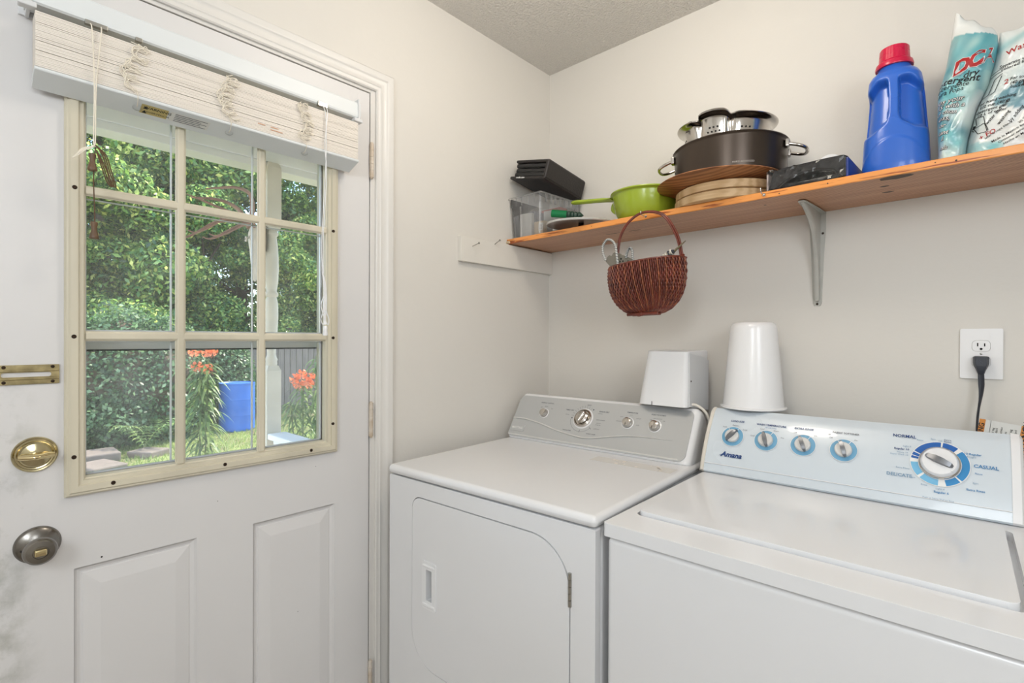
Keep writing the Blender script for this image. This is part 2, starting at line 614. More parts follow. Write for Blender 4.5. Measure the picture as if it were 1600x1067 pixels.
# ================================================================== ROOM SHELL
RX, RY, RZ = 2.75, -3.3, 2.44
OY0, OY1, OZ = -1.714, -0.858, 2.068      # door opening in the left wall

bm = NB(); box(bm, (-0.12, RY - .12, -0.05), (RX + .12, 0.12, 0.0)); structure(obj('floor', bm, M['floor']))
bm = NB(); box(bm, (-0.12, RY - .12, RZ), (RX + .12, 0.12, RZ + 0.1)); structure(obj('ceiling', bm, M['ceiling']))
bm = NB()
plate(bm, [(RY, 0), (OY0, 0), (OY0, OZ), (OY1, OZ), (OY1, 0), (0, 0), (0, RZ), (RY, RZ)], [], YZ(-0.12), YZ(0.0))
structure(obj('wall_left', bm, M['wall']))
bm = NB(); box(bm, (-0.12, 0, 0), (RX + .12, 0.12, RZ)); structure(obj('wall_back', bm, M['wall']))
bm = NB(); box(bm, (RX, RY, 0), (RX + .12, 0, RZ)); structure(obj('wall_right', bm, M['wall']))
bm = NB(); box(bm, (-0.12, RY - .12, 0), (RX + .12, RY, RZ)); structure(obj('wall_front', bm, M['wall']))

# baseboards
bm = NB(); box(bm, (0.0, -0.012, 0), (RX, 0.0, 0.085), 0.004); structure(obj('baseboard_back', bm, M['trim']))
bm = NB(); box(bm, (0.0, -0.795, 0), (0.012, -0.012, 0.085), 0.004); structure(obj('baseboard_left', bm, M['trim']))

# door casing with a stepped colonial profile (outset, height)
CP = [(0.0, -0.004), (0.0, 0.007), (0.003, 0.010), (0.010, 0.010), (0.014, 0.013), (0.020, 0.011), (0.030, 0.0125), (0.036, 0.016),
      (0.040, 0.0185), (0.052, 0.0195), (0.057, 0.017), (0.060, 0.013), (0.060, -0.004)]
bm = NB()
iy0, iy1, iz = -1.710, -0.862, 2.060
rings = []
for o_, h in CP:
    rings.append([bm.verts.new((h, y, z)) for y, z in ((iy1 + o_, 0.0), (iy1 + o_, iz + o_), (iy0 - o_, iz + o_), (iy0 - o_, 0.0))])
for A, B in zip(rings[:-1], rings[1:]):
    for i in range(3):
        bm.faces.new((A[i], B[i], B[i + 1], A[i + 1]))
bmesh.ops.recalc_face_normals(bm, faces=bm.faces)
structure(obj('trim_1', bm, M['trim'], smooth=40), 'white painted casing around the exterior door')

# jamb and stop
bm = NB()
box(bm, (-0.12, -0.8775, 0), (0.0, OY1 + .001, OZ), 0.002)
box(bm, (-0.12, OY0 - .001, 0), (0.0, -1.6975, OZ), 0.002)
box(bm, (-0.12, -1.6975, 2.0515), (0.0, -0.8775, OZ), 0.002)
box(bm, (-0.12, -0.892, 0), (-0.048, -0.8775, 2.052), 0.002)
box(bm, (-0.12, -1.6975, 0), (-0.048, -1.683, 2.052), 0.002)
structure(obj('trim_2', bm, M['trim']), 'white door jamb')

# ================================================================== DOOR
def frame_sweep(bm, y0, y1, z0, z1, prof, mi=0):
    R = []
    for ins, x in prof:
        R.append([bm.verts.new((x, y, z)) for y, z in ((y0 + ins, z0 + ins), (y1 - ins, z0 + ins), (y1 - ins, z1 - ins), (y0 + ins, z1 - ins))])
    for A, B in zip(R[:-1], R[1:]):
        for i in range(4):
            f = bm.faces.new((A[i], A[(i + 1) % 4], B[(i + 1) % 4], B[i])); f.material_index = mi

door = bpy.data.objects.new('door_1', None); COL.objects.link(door)
structure(door, 'white exterior door with a nine-pane window')
DY0, DY1, DZ1 = -1.694, -0.881, 2.048
LY0, LY1, LZ0, LZ1 = -1.577, -0.997, 0.982, 1.928
panels = [(-1.568, -1.346), (-1.216, -0.994)]
PZ0, PZ1 = 0.27, 0.821
bm = NB()
holes = [[(LY0, LZ0), (LY1, LZ0), (LY1, LZ1), (LY0, LZ1)]] + [[(a, PZ0), (b, PZ0), (b, PZ1), (a, PZ1)] for a, b in panels]
plate(bm, [(DY0, 0.008), (DY1, 0.008), (DY1, DZ1), (DY0, DZ1)], holes, YZ(-0.044), YZ(0.0), bevel=0.0015)
for a, b in panels:
    frame_sweep(bm, a, b, PZ0, PZ1, [(0.0, 0.0), (0.004, -0.005), (0.009, -0.0075), (0.012, -0.0075), (0.014, -0.0055), (0.040, -0.0005), (0.043, 0.0)])
    y0, y1, z0, z1 = a + .043, b - .043, PZ0 + .043, PZ1 - .043
    bm.faces.new([bm.verts.new((0.0, y, z)) for y, z in ((y0, z0), (y1, z0), (y1, z1), (y0, z1))])
    bm.faces.new([bm.verts.new((-0.0435, y, z)) for y, z in ((a, PZ1), (b, PZ1), (b, PZ0), (a, PZ0))])
bmesh.ops.recalc_face_normals(bm, faces=bm.faces)
slab = obj('slab', bm, M['door'], door)

# grime near the lock edge: patches with their own ragged outline
dm = M['door'].node_tree
pb_ = dm.nodes['Principled BSDF']
old = pb_.inputs['Base Color'].links[0].from_socket
tc_ = dm.nodes.new('ShaderNodeTexCoord'); sp = dm.nodes.new('ShaderNodeSeparateXYZ'); dm.links.new(tc_.outputs['Object'], sp.inputs[0])
m1 = dm.nodes.new('ShaderNodeMapRange'); m1.inputs['From Min'].default_value = -1.61; m1.inputs['From Max'].default_value = -1.72
dm.links.new(sp.outputs['Y'], m1.inputs['Value'])
n1 = dm.nodes.new('ShaderNodeTexNoise'); n1.inputs['Scale'].default_value = 16; n1.inputs['Detail'].default_value = 8; n1.inputs['Roughness'].default_value = .62
dm.links.new(tc_.outputs['Object'], n1.inputs['Vector'])
r1 = dm.nodes.new('ShaderNodeMapRange'); r1.inputs['From Min'].default_value = .47; r1.inputs['From Max'].default_value = .66
dm.links.new(n1.outputs['Fac'], r1.inputs['Value'])
mu = dm.nodes.new('ShaderNodeMath'); mu.operation = 'MULTIPLY'
m2 = dm.nodes.new('ShaderNodeMapRange'); m2.inputs['From Min'].default_value = 1.30; m2.inputs['From Max'].default_value = 1.10
dm.links.new(sp.outputs['Z'], m2.inputs['Value'])
mu0 = dm.nodes.new('ShaderNodeMath'); mu0.operation = 'MULTIPLY'
dm.links.new(m1.outputs[0], mu0.inputs[0]); dm.links.new(m2.outputs[0], mu0.inputs[1])
dm.links.new(mu0.outputs[0], mu.inputs[0]); dm.links.new(r1.outputs[0], mu.inputs[1])
mixn = dm.nodes.new('ShaderNodeMix'); mixn.data_type = 'RGBA'
dm.links.new(mu.outputs[0], mixn.inputs[0]); dm.links.new(old, mixn.inputs[6])
mixn.inputs[7].default_value = rgb(150, 151, 138)
dm.links.new(mixn.outputs[2], pb_.inputs['Base Color'])

# lite frame, grille, glass
bm = NB()
frame_sweep(bm, -1.585, -0.989, 0.974, 1.936,
            [(0, 0.0), (0.0, 0.009), (0.003, 0.013), (0.006, 0.0135), (0.009, 0.0165), (0.018, 0.0175), (0.021, 0.0165), (0.0225, 0.0115), (0.030, 0.0105),
             (0.0315, 0.005), (0.034, 0.0035), (0.036, -0.012), (0.0, -0.012)])
frame_sweep(bm, -1.585, -0.989, 0.974, 1.936, [(0, -0.0445), (0.0, -0.056), (0.03, -0.058), (0.036, -0.03), (0.036, -0.0245)])
bmesh.ops.recalc_face_normals(bm, faces=bm.faces)
lite = obj('window_frame', bm, M['lite_frame'], door, smooth=35)
lite['label'] = 'yellowed cream plastic window frame'
for y, z in ((-1.570, 1.606), (-1.571, 1.302), (-1.571, 1.056), (-1.507, 0.991), (-1.289, 0.991), (-1.071, 0.991), (-1.007, 1.302), (-1.007, 1.057), (-1.007, 1.606)):
    bm = NB(); lathe(bm, [(0.0, 0.0), (0.0026, 0.0008), (0.0042, 0.0), (0.0042, -0.003)], 14, M4=Matrix.Translation((0.0178, y, z)) @ Euler((0, PI / 2, 0)).to_matrix().to_4x4())
    obj('screw', bm, M['screw'], lite, smooth=40)

GY = [-1.380, -1.199]            # vertical muntins
GZ = [1.303, 1.606]              # horizontal muntins
def muntin_prof(bm, a, b, fixed, vertical, x0, sgn):
    # cross section: (half width, height)
    P = [(-0.0105, 0.0), (-0.0105, 0.002), (-0.0085, 0.003), (-0.0075, 0.006), (-0.005, 0.0075), (0.005, 0.0075), (0.0075, 0.006), (0.0085, 0.003), (0.0105, 0.002), (0.0105, 0.0)]
    L = []
    for e in (a, b):
        L.append([(Vector((x0 + sgn * h, fixed + w_, e)) if vertical else Vector((x0 + sgn * h, e, fixed + w_))) for w_, h in P])
    loft(bm, L)
bm = NB()
for y in GY:
    muntin_prof(bm, 1.008, 1.902, y, True, 0.0005, 1)
for z in GZ:
    muntin_prof(bm, -1.551, -1.023, z, False, 0.0, 1)
bmesh.ops.recalc_face_normals(bm, faces=bm.faces)
obj('window_grille', bm, M['lite_frame'], door)
bm = NB()
for y in GY:
    for d in (-.0130, .0130):
        box(bm, (-0.026, y + d - .0020, 1.008), (-0.0218, y + d + .0020, 1.902), .0005, 1)
for z in GZ:
    for d in (-.0122, .0122):
        box(bm, (-0.026, -1.551, z + d - .0014), (-0.0218, -1.023, z + d + .0014), .0005, 1)
obj('outer_grille', bm, M['plastic_white'], door)['label'] = 'white outer grille bars behind the glass'
bm = NB()
box(bm, (-0.021, -1.5495, 1.0095), (-0.018, -1.0245, 1.9005))
pane = obj('window_pane', bm, M['pane'], door)
bm = NB()  # bright spacer bars lining the sealed glass
for (a, b, c, d) in ((-1.5495, 1.0095, -1.5465, 1.9005), (-1.0275, 1.0095, -1.0245, 1.9005), (-1.5495, 1.0095, -1.0245, 1.0125), (-1.5495, 1.8975, -1.0245, 1.9005)):
    box(bm, (-0.028, a, b), (-0.0215, c, d))
obj('spacer', bm, M['plastic_white'], pane)

# hinges
for zc in (1.843, 1.053, 0.262):
    bm = NB()
    for k in range(5):
        cyl(bm, (0.0065, -0.8775, zc - 0.051 + k * 0.0206), (0.0065, -0.8775, zc - 0.051 + k * 0.0206 + 0.0198), 0.0062, 14)
    cyl(bm, (0.0065, -0.8775, zc - 0.055), (0.0065, -0.8775, zc + 0.055), 0.0045, 12)
    box(bm, (-0.03, -0.8808, zc - .051), (0.004, -0.8795, zc + .051))
    obj('hinge', bm, mat('hinge_paint%d' % int(zc * 10), rgb(224, 216, 204), 0.4, 0.1, var_col=rgb(196, 178, 156), vscale=30), door, smooth=40)

def AX(x, y, z):   # lathe axis -> +x
    return Matrix.Translation((x, y, z)) @ Euler((0, PI / 2, 0)).to_matrix().to_4x4()

# deadbolt
dby, dbz = -1.628, 1.069
bm = NB()
lathe(bm, [(0.0345, 0.0), (0.0345, 0.004), (0.0325, 0.0065), (0.030, 0.006), (0.0275, 0.0085), (0.0255, 0.008), (0.022, 0.0125), (0.012, 0.0155), (0, 0.016)], 48, M4=AX(0.0, dby, dbz))
db = obj('deadbolt', bm, M['brass'], door, smooth=35)
bm = NB()
L = []
for t, wz, hx in ((-0.026, 0.0045, 0.005), (-0.018, 0.0062, 0.008), (-0.006, 0.0055, 0.012), (0.0, 0.006, 0.013), (0.006, 0.0055, 0.012), (0.018, 0.0062, 0.008), (0.027, 0.0045, 0.005)):
    L.append([Vector((0.021 + hx * 0.9 + math.cos(a) * hx * 1.0, dby + t, dbz + math.sin(a) * wz)) for a in [2 * PI * i / 12 for i in range(12)]])
loft(bm, L)
cyl(bm, (0.013, dby, dbz), (0.024, dby, dbz), 0.006, 16)
obj('thumb_turn', bm, M['brass_pol'], db, smooth=50)['label'] = 'polished brass thumb turn'

# knob
kby, kbz = -1.624, 0.889
bm = NB()
lathe(bm, [(0.036, 0.0), (0.0355, 0.003), (0.031, 0.008), (0.020, 0.0125), (0.0145, 0.015), (0.0125, 0.022), (0.013, 0.029), (0.017, 0.034), (0.0235, 0.039), (0.026, 0.046), (0.0245, 0.053), (0.021, 0.0565), (0.012, 0.0575), (0.0115, 0.0555), (0.0, 0.0555)], 48, M4=AX(0.0, kby, kbz))
kn = obj('door_knob', bm, M['pewter'], door, smooth=35)
for dy in (-0.023, 0.021):
    bm = NB(); lathe(bm, [(0, 0.0008), (0.0032, 0.0), (0.0032, -0.004)], 12, M4=Matrix.Translation((0.0105, kby + dy, kbz - 0.004 * (1 if dy < 0 else -1))) @ Euler((0, PI / 2 - 0.0, 0)).to_matrix().to_4x4())
    obj('screw', bm, M['dark'], kn)
bm = NB()
box(bm, (0.0555, kby - 0.0092, kbz - 0.0065), (0.0625, kby + 0.0092, kbz + 0.0065), 0.003, 3)
obj('lock_button', bm, M['brass_pol'], kn, smooth=50)['label'] = 'small brass push button'

# sliding chain track
bm = NB()
F0, F1 = YZ(0.0), YZ(0.0035)
plate(bm, rrect(-1.690, 1.208, -1.592, 1.246, 0.001, 2), [rrect(-1.676, 1.2225, -1.604, 1.2315, 0.004, 4)], F0, F1, bevel=0.0006)
for z in (1.219, 1.235):
    box(bm, (0.0033, -1.690, z - .0022), (0.0055, -1.592, z + .0022), 0.001, 2)
ct = obj('chain_track', bm, M['brass_strip'], door)
for y in (-1.602, -1.672):
    for z in (1.2125, 1.2418):
        bm = NB(); lathe(bm, [(0, 0.0012), (0.003, 0.0004), (0.0034, -0.001)], 12, M4=AX(0.004, y, z))
        obj('screw', bm, M['screw'], ct)

# stained paint patches and pin holes on the lock side
bm = NB()
rr = random.Random(3)
for y, z, s in ((-1.524, 0.833, .0018), (-1.473, 1.081, .0012), (-1.3, .90, .001), (-1.1, .55, .001), (-1.05, .94, .0009)):
    bm = NB(); disc2d(bm, YZ(0.0004), y, z, s, 10)
    obj('nail_hole', bm, M['dark'], door)

# ================================================================== STORM DOOR
sd = bpy.data.objects.new('door_2', None); COL.objects.link(sd)
structure(sd, 'white storm door with two glass panes outside the main door')
bm = NB()
plate(bm, [(-1.690, 0.01), (-0.895, 0.01), (-0.895, 2.045), (-1.690, 2.045)],
      [rrect(-1.610, 0.60, -0.965, 1.273, 0.0), rrect(-1.610, 1.292, -0.965, 1.97, 0.0)], YZ(-0.118), YZ(-0.094), bevel=0.002)
obj('frame', bm, M['ext_white'], sd)
bm = NB()
box(bm, (-0.1, -1.61, 1.2695), (-0.096, -0.965, 1.2735))
obj('gasket', bm, M['dark'], sd)
bm = NB(); box(bm, (-0.108, -1.612, 0.598), (-0.1055, -0.963, 1.275)); obj('lower_pane', bm, M['pane2'], sd)
bm = NB(); box(bm, (-0.108, -1.612, 1.29), (-0.1055, -0.963, 1.972)); obj('upper_pane', bm, M['pane'], sd)

# ================================================================== WINDOW BLIND
bl = thing('window_blind', 'white faux wood blind pulled up to a stack above the door window', 'window blind', (0.0, -1.298, 1.80))
BY = 0.335
def B(x, y, z):
    return Vector((x, y + 1.298, z - 1.80))
bm = NB()
L = []
for y in (-1.645, -0.948):
    L.append([B(x, y, z) for x, z in ((0.012, 1.932), (0.058, 1.930), (0.062, 1.933), (0.063, 1.938), (0.062, 1.972), (0.059, 1.976), (0.014, 1.978), (0.012, 1.975))])
loft(bm, L)
bmesh.ops.recalc_face_normals(bm, faces=bm.faces)
hr = obj('headrail', bm, M['blind_rail'], bl)
for y in (-0.955, -1.640):
    bm = NB(); s = 1 if y > -1.2 else -1
    box(bm, B(0.004, y - .003, 1.922), B(0.066, y + .003, 1.984), 0.001)
    box(bm, B(0.050, y - .016, 1.918), B(0.069, y + .010, 1.928), 0.002)
    box(bm, B(0.0, y - .012, 1.925), B(0.006, y + .010, 1.99), 0.001)
    obj('bracket', bm, M['plastic_grey'], bl)
# slats
nsl = 34
z = 1.8090
for i in range(nsl):
    bm = NB()
    dx = rr.uniform(-0.0005, 0.0005)
    box(bm, B(0.022 + dx, -1.633, z), B(0.072 + dx, -0.962, z + 0.0028), 0.0005, 1)
    s = obj('slat', bm, M['blind'], bl)
    z += 0.00295 + (0.0007 if i in (9, 15, 17, 26) else 0)
bm = NB()
L = []
for y in (-1.634, -0.961):
    L.append([B(x, y, z_) for x, z_ in ((0.020, 1.7835), (0.0725, 1.8015), (0.0738, 1.8035), (0.0738, 1.8065), (0.072, 1.8082), (0.020, 1.8082))])
loft(bm, L); bmesh.ops.recalc_face_normals(bm, faces=bm.faces)
br = obj('bottom_rail', bm, M['blind_rail'], bl)
def RU(x, y, h=0.0):
    return B(x, y, 1.7835 + (x - .020) * (.018 / .0525) - h)
for y, x in ((-1.471, .044), (-1.291, .046), (-1.107, .048)):
    bm = NB(); lathe(bm, [(0, -0.006), (0.004, -0.0055), (0.008, -0.003), (0.009, 0.0)], 20, c=RU(x, y, -.001))
    obj('button', bm, M['clear'], br)
F = lambda u, v: RU(0.056 + v, u, .0004)
bm = NB()
f = lambda a, b, c, d, mi: None
def rect_uv(bm, F, u0, v0, u1, v1, mi=0):
    g = bm.faces.new([bm.verts.new(F(*p)) for p in ((u0, v0), (u1, v0), (u1, v1), (u0, v1))]); g.material_index = mi
rect_uv(bm, F, -1.466, -0.022, -1.417, 0.006, 0)
F2 = lambda u, v: RU(0.056 + v, u, .0008)
put_text(bm, 'WARNING', F2, -1.436, -0.0025, 0.0105, 1, bold=0.01)
put_text(bm, 'ADVERTENCIA', F2, -1.436, -0.0145, 0.0072, 1)
for vv in (-0.002, -0.015):
    bm.faces.new([bm.verts.new(F2(-1.4625 + a, vv + b)) for a, b in ((0, -.005), (.009, -.005), (.0045, .004))]).material_index = 1
rect_uv(bm, F, -1.413, -0.022, -1.335, 0.006, 2)
for k in range(5):
    line2d(bm, F2, -1.404, 0.002 - k * .0052, -1.340 - (k % 2) * .012, 0.002 - k * .0052, 0.0016, 3)
obj('warning_label', bm, [mat('label_tan', rgb(200, 182, 120), .6), M['print_black'], M['paper'], M['print_grey']], br)['label'] = 'tan and white printed warning label'
bm = NB()
F3 = lambda u, v: B(0.0732, u, v)
for (u, v, w_) in ((-1.235, 1.826, .018), (-1.205, 1.826, .02), (-1.205, 1.819, .03)):
    line2d(bm, F3, u, v, u + w_, v, 0.0022, 0)
obj('slat_stamp', bm, mat('stamp', rgb(206, 160, 130), .7), bl)

# ladder cord tangles
for yc, xo, seed in ((-1.480, .0, 1), (-1.300, .0, 2), (-1.118, .0, 5)):
    r2 = random.Random(seed)
    bm = NB()
    for s in range(4):
        P = [B(0.073, yc + r2.uniform(-.01, .01), 1.915)]
        n = 26
        a = r2.uniform(0, 6)
        for k in range(n):
            t = k / (n - 1)
            a += r2.uniform(0.6, 1.5)
            R_ = r2.uniform(.006, .020)
            P.append(B(0.0765 + r2.uniform(-.001, .003), yc + 0.010 * math.sin(5 * t + seed) + R_ * math.cos(a), 1.908 - 0.088 * t + R_ * .6 * math.sin(a)))
        tube(bm, smooth_pts(P, 4), 0.0009, 5)
    P = [B(0.074, yc, 1.82), B(0.076, yc + .004, 1.805), B(0.06, yc + .006, 1.792), B(0.04, yc + .008, 1.794)]
    tube(bm, smooth_pts(P, 4), 0.0007, 5)
    obj('ladder_cord', bm, M['cord'], bl)
# lift cord (left) with tassels
for a, b in ((B(0.056, -1.560, 1.924), B(0.066, -1.524, 1.9325)), (B(0.056, -1.478, 1.925), B(0.066, -1.466, 1.933)), (B(0.056, -1.078, 1.925), B(0.067, -1.050, 1.9375))):
    bm = NB(); box(bm, a, b, 0.001); obj('cord_lock', bm, M['steel_soft'], bl)
bm = NB()
tube(bm, smooth_pts([B(.064, -1.552, 1.928), B(.079, -1.551, 1.905), B(.081, -1.548, 1.80), B(.081, -1.549, 1.70), B(.08, -1.548, 1.680)]), 0.0011, 6)
tube(bm, smooth_pts([B(.064, -1.535, 1.928), B(.079, -1.537, 1.905), B(.082, -1.545, 1.80), B(.081, -1.546, 1.70), B(.08, -1.547, 1.680)]), 0.0011, 6)
for k in range(6):   # knot and bow of spare cord
    a0 = rr.uniform(-.002, .002)
    tube(bm, smooth_pts([B(.081, -1.547, 1.682), B(.084, -1.553 + a0, 1.674 + a0), B(.083, -1.566, 1.668 + a0), B(.081, -1.579 + a0, 1.650 + a0), B(.083, -1.573, 1.655), B(.084, -1.556, 1.674), B(.081, -1.546, 1.679)]), 0.0011, 5)
obj('lift_cord', bm, M['cord'], bl)
bm = NB()
for k in range(3):
    d = .003 * k
    tube(bm, smooth_pts([B(.083, -1.546, 1.681), B(.086, -1.536 + d, 1.664), B(.085, -1.527 + d, 1.632), B(.083, -1.520 + d, 1.606), B(.083, -1.528 + d, 1.612), B(.085, -1.537 + d, 1.640), B(.083, -1.545, 1.672)]), 0.0012, 5)
tube(bm, smooth_pts([B(.08, -1.546, 1.68), B(.081, -1.549, 1.62), B(.08, -1.547, 1.54), B(.08, -1.548, 1.52)]), 0.0010, 6)
obj('brown_cord', bm, M['brown_cord'], bl)
tp = [(0.0, .017), (.0055, .017), (.0062, .014), (.0045, .006), (.0047, 0), (.0072, -.009), (.0082, -.014), (.0068, -.0165), (0, -.017)]
for p in ((.0815, -1.551, 1.646), (.0805, -1.548, 1.512)):
    bm = NB(); lathe(bm, tp, 20, c=B(*p)); obj('tassel', bm, M['tassel'], bl, smooth=50)
# right hand cord bundle
bm = NB()
tube(bm, smooth_pts([B(.065, -1.066, 1.93), B(.079, -1.064, 1.905), B(.079, -1.061, 1.84), B(.078, -1.063, 1.75), B(.072, -1.070, 1.56), B(.070, -1.066, 1.475)]), 0.0011, 6)
tube(bm, smooth_pts([B(.065, -1.058, 1.93), B(.079, -1.058, 1.905), B(.080, -1.066, 1.82), B(.078, -1.060, 1.74), B(.072, -1.066, 1.56), B(.070, -1.064, 1.475)]), 0.0011, 6)
r2 = random.Random(11)
for k in range(9):
    s = r2.uniform(-.010, .010)
    tube(bm, smooth_pts([B(.07, -1.067, 1.48), B(.074, -1.064 + s * .4, 1.45), B(.072, -1.060 + s * .5, 1.41), B(.073, -1.062 + s * .6, 1.375), B(.072, -1.062 + s * 1.5, 1.345 + abs(s)), B(.073, -1.060 + s, 1.338), B(.072, -1.060, 1.352), B(.071, -1.062 - s, 1.39), B(.072, -1.06, 1.43), B(.070, -1.067, 1.478)]), 0.0012, 5)
obj('cord_bundle', bm, M['plastic_white'], bl)
bm = NB(); lathe(bm, [(0, .012), (.005, .012), (.0062, .006), (.0055, 0), (.0068, -.010), (.006, -.014), (0, -.014)], 18, c=B(.071, -1.059, 1.322))
obj('tassel', bm, M['plastic_white'], bl, smooth=50)['label'] = 'white plastic cord tassel'

# ================================================================== DRYER
dr = thing('clothes_dryer', 'white front loading clothes dryer with silver control console beside the door wall', 'dryer', (0.0745, -0.855, 0), math.radians(3.0))
W, D = 0.705, 0.69
bm = NB()
box(bm, (0.0, 0.022, 0.03), (W, D, 0.896), 0.012, 3)
for x in (.06, W - .06):
    for y in (.08, D - .08):
        cyl(bm, (x, y, 0), (x, y, .035), .02, 16)
obj('cabinet', bm, M['enamel'], dr, smooth=40)
dshape = rrect(0.104, 0.375, 0.643, 0.852, (0.10, 0.06, 0.11, 0.035), 12)
dshape_in = rrect(0.1066, 0.3776, 0.6404, 0.8494, (0.0975, 0.0575, 0.1075, 0.0325), 12)
bm = NB()
plate(bm, rrect(0.0, 0.03, W, 0.896, 0.004, 3), [dshape], XZ(0.0225), XZ(0.0), bevel=0.0035, bseg=3)
obj('front_panel', bm, M['enamel'], dr, smooth=40)
hin = rrect(0.152, 0.548, 0.209, 0.680, 0.006, 5)
bm = NB()
plate(bm, dshape_in, [rrect(0.166, 0.568, 0.195, 0.662, 0.003, 4)], XZ(0.02), XZ(-0.0012), bevel=0.003, bseg=3)
dd = obj('door', bm, M['enamel'], dr, smooth=40)
bm = NB()
plate(bm, hin, [rrect(0.1685, 0.572, 0.1925, 0.658, 0.003, 4)], XZ(-0.001), XZ(-0.0042), bevel=0.0015)
box(bm, (0.164, 0.020, 0.564), (0.197, 0.022, 0.664))
for a, b in (((0.156, -.007, 0.664), (0.205, 0.0, 0.672)), ((0.156, -.007, 0.554), (0.205, 0.0, 0.564))):
    box(bm, a, b, 0.003, 2)
obj('handle', bm, M['plastic_white'], dd, smooth=40)
bm = NB()
for k in range(5):
    cyl(bm, (0.6425, -0.002, 0.714 + k * .0150), (0.6425, -0.002, 0.728 + k * .0150), 0.0042, 12)
box(bm, (0.6415, 0.0, 0.714), (0.6435, 0.012, 0.789))
obj('hinge', bm, M['steel_soft'], dd, smooth=40)
bm = NB()
box(bm, (-0.004, -0.006, 0.8985), (W + .004, D, 0.926), 0.013, 4)
tp_ = obj('top_panel', bm, M['enamel'], dr, smooth=50)
bm = NB()
box(bm, (0.43, 0.435, 0.9262), (0.69, 0.49, 0.9267), 0.0001, 1)
for i in range(14):
    disc2d(bm, XY(0.9269), .46 + rr.uniform(0, .2), .44 + rr.uniform(0, .045), rr.uniform(.002, .006), 9, 1)
obj('label_strip', bm, [mat('glossy_sticker', rgb(232, 228, 222), 0.15, coat=0.5), mat('sticker_smudge', rgb(222, 212, 200), .5)], tp_)['label'] = 'peeling glossy sticker'

# console
CX0, CX1 = -0.003, W - 0.003
prof = [(0.549, 0.9265), (0.546, 0.932), (0.549, 0.940), (0.637, 1.077), (0.644, 1.0845), (0.654, 1.086), (0.672, 1.080), (0.689, 1.062), (0.690, 0.9265)]
bm = NB()
def console(bm, prof, x0, x1, ycen, zc, er=0.02):
    L = []
    for x, k in ((x0, 0.86), (x0 + .004, .94), (x0 + er * .6, .985), (x0 + er, 1.0), (x1 - er, 1.0), (x1 - er * .6, .985), (x1 - .004, .94), (x1, .86)):
        L.append([Vector((x, ycen + (y - ycen) * k, zc + (z - zc) * (k if z > zc else 1.0))) for y, z in prof])
    loft(bm, L)
    bmesh.ops.recalc_face_normals(bm, faces=bm.faces)
console(bm, prof, CX0, CX1, 0.69, 0.9265)
cs = obj('console', bm, M['enamel'], dr, smooth=40)
sD = Vector((0, 0.088, 0.137)); LD = sD.length; sD.normalize()
nD = Vector((0, -sD.z, sD.y))
OD = Vector((CX0, 0.549, 0.940))
def FD(h):
    return lambda u, v: OD + Vector((u, 0, 0)) + sD * v + nD * h
bm = NB()
plate(bm, rrect(0.006, -0.006, 0.690, LD + 0.001, (0.012, 0.024, 0.020, 0.022), 8), [], FD(0.0003), FD(0.0035), bevel=0.0025, bseg=3)
obj('fascia', bm, M['panel_silver'], cs, smooth=40)['label'] = 'silver control fascia'
bm = NB()
SW = smooth_pts([(0.008, .066, 0), (.06, .067, 0), (.139, .056, 0), (.22, .038, 0), (.309, .026, 0), (.36, .028, 0), (.42, .040, 0), (.483, .052, 0), (.56, .057, 0), (.640, .057, 0)], 5)
nS = len(SW)
tube(bm, [FD(0.0038)(p.x, p.y) for p in SW], [0.0050 * min(1, (nS - i) / 14 + .15) for i in range(nS)], 10, flat=(1.0, 0.45))
tube(bm, [FD(0.0036)(0.01 + .66 * i / 20, -.001 + 0.004 * math.sin(PI * i / 20) * 0) for i in range(21)], 0.0028, 8)
obj('trim_line', bm, mat('bright_silver', rgb(226, 226, 224), .3, .3), cs, smooth=60)
bm = NB()
plate(bm, rrect(0.010, 0.014, 0.074, 0.040, 0.002, 3), [], FD(0.003), FD(0.0055), 0, bevel=0.0012)
put_text(bm, 'MAYTAG', FD(0.0058), 0.042, 0.027, 0.0125, 1, bold=0.02)
obj('name_plate', bm, [M['panel_silver'], M['print_white']], cs)
KV = 0.098
def round_knob(parent, F, u, v, r, h, name='knob', dial=False):
    bm = NB()
    zax = nD
    T = Matrix((Vector((1, 0, 0)), sD, zax)).transposed().to_4x4(); T.translation = F(0.0)(u, v)
    lathe(bm, [(r * 1.28, 0.0035), (r * 1.28, 0.0048), (r * 1.16, 0.0055), (r * 1.12, 0.0048)], 40, M4=T, mi=1)
    if dial:
        lathe(bm, [(r * 1.14, 0.004), (r * 1.12, 0.010), (r * 1.0, 0.0125), (r * .90, 0.0065), (r * .80, 0.006), (r * .78, 0.018), (r * .62, 0.0205), (r * .3, 0.018), (0, 0.0175)], 48, M4=T)
        box(bm, (-r * .18, -r * .70, .016), (r * .18, r * .70, .028), r * .15, 3, M4=T @ Matrix.Rotation(-0.35, 4, 'Z'))
    else:
        lathe(bm, [(r, 0.0035), (r * .98, h * .6), (r * .86, h), (r * .5, h * 1.12), (0, h * 1.12)], 40, M4=T)
    obj(name, bm, [M['steel'], M['plastic_white']], parent, smooth=35)
round_knob(cs, FD, 0.139, KV, 0.0150, 0.018)
round_knob(cs, FD, 0.309, KV - .003, 0.0300, 0.02, 'main_dial', True)
round_knob(cs, FD, 0.480, KV, 0.0165, 0.018)
round_knob(cs, FD, 0.574, KV, 0.0170, 0.018)
bm = NB()
F = FD(0.0038)
put_text(bm, 'WRINKLE CONTROL', F, 0.139, 0.140, 0.0062, bold=.02)
put_text(bm, 'OFF', F, 0.118, 0.121, 0.0048); put_text(bm, 'ON', F, 0.166, 0.119, 0.0048); put_text(bm, 'SIGNAL', F, 0.139, 0.126, 0.0045)
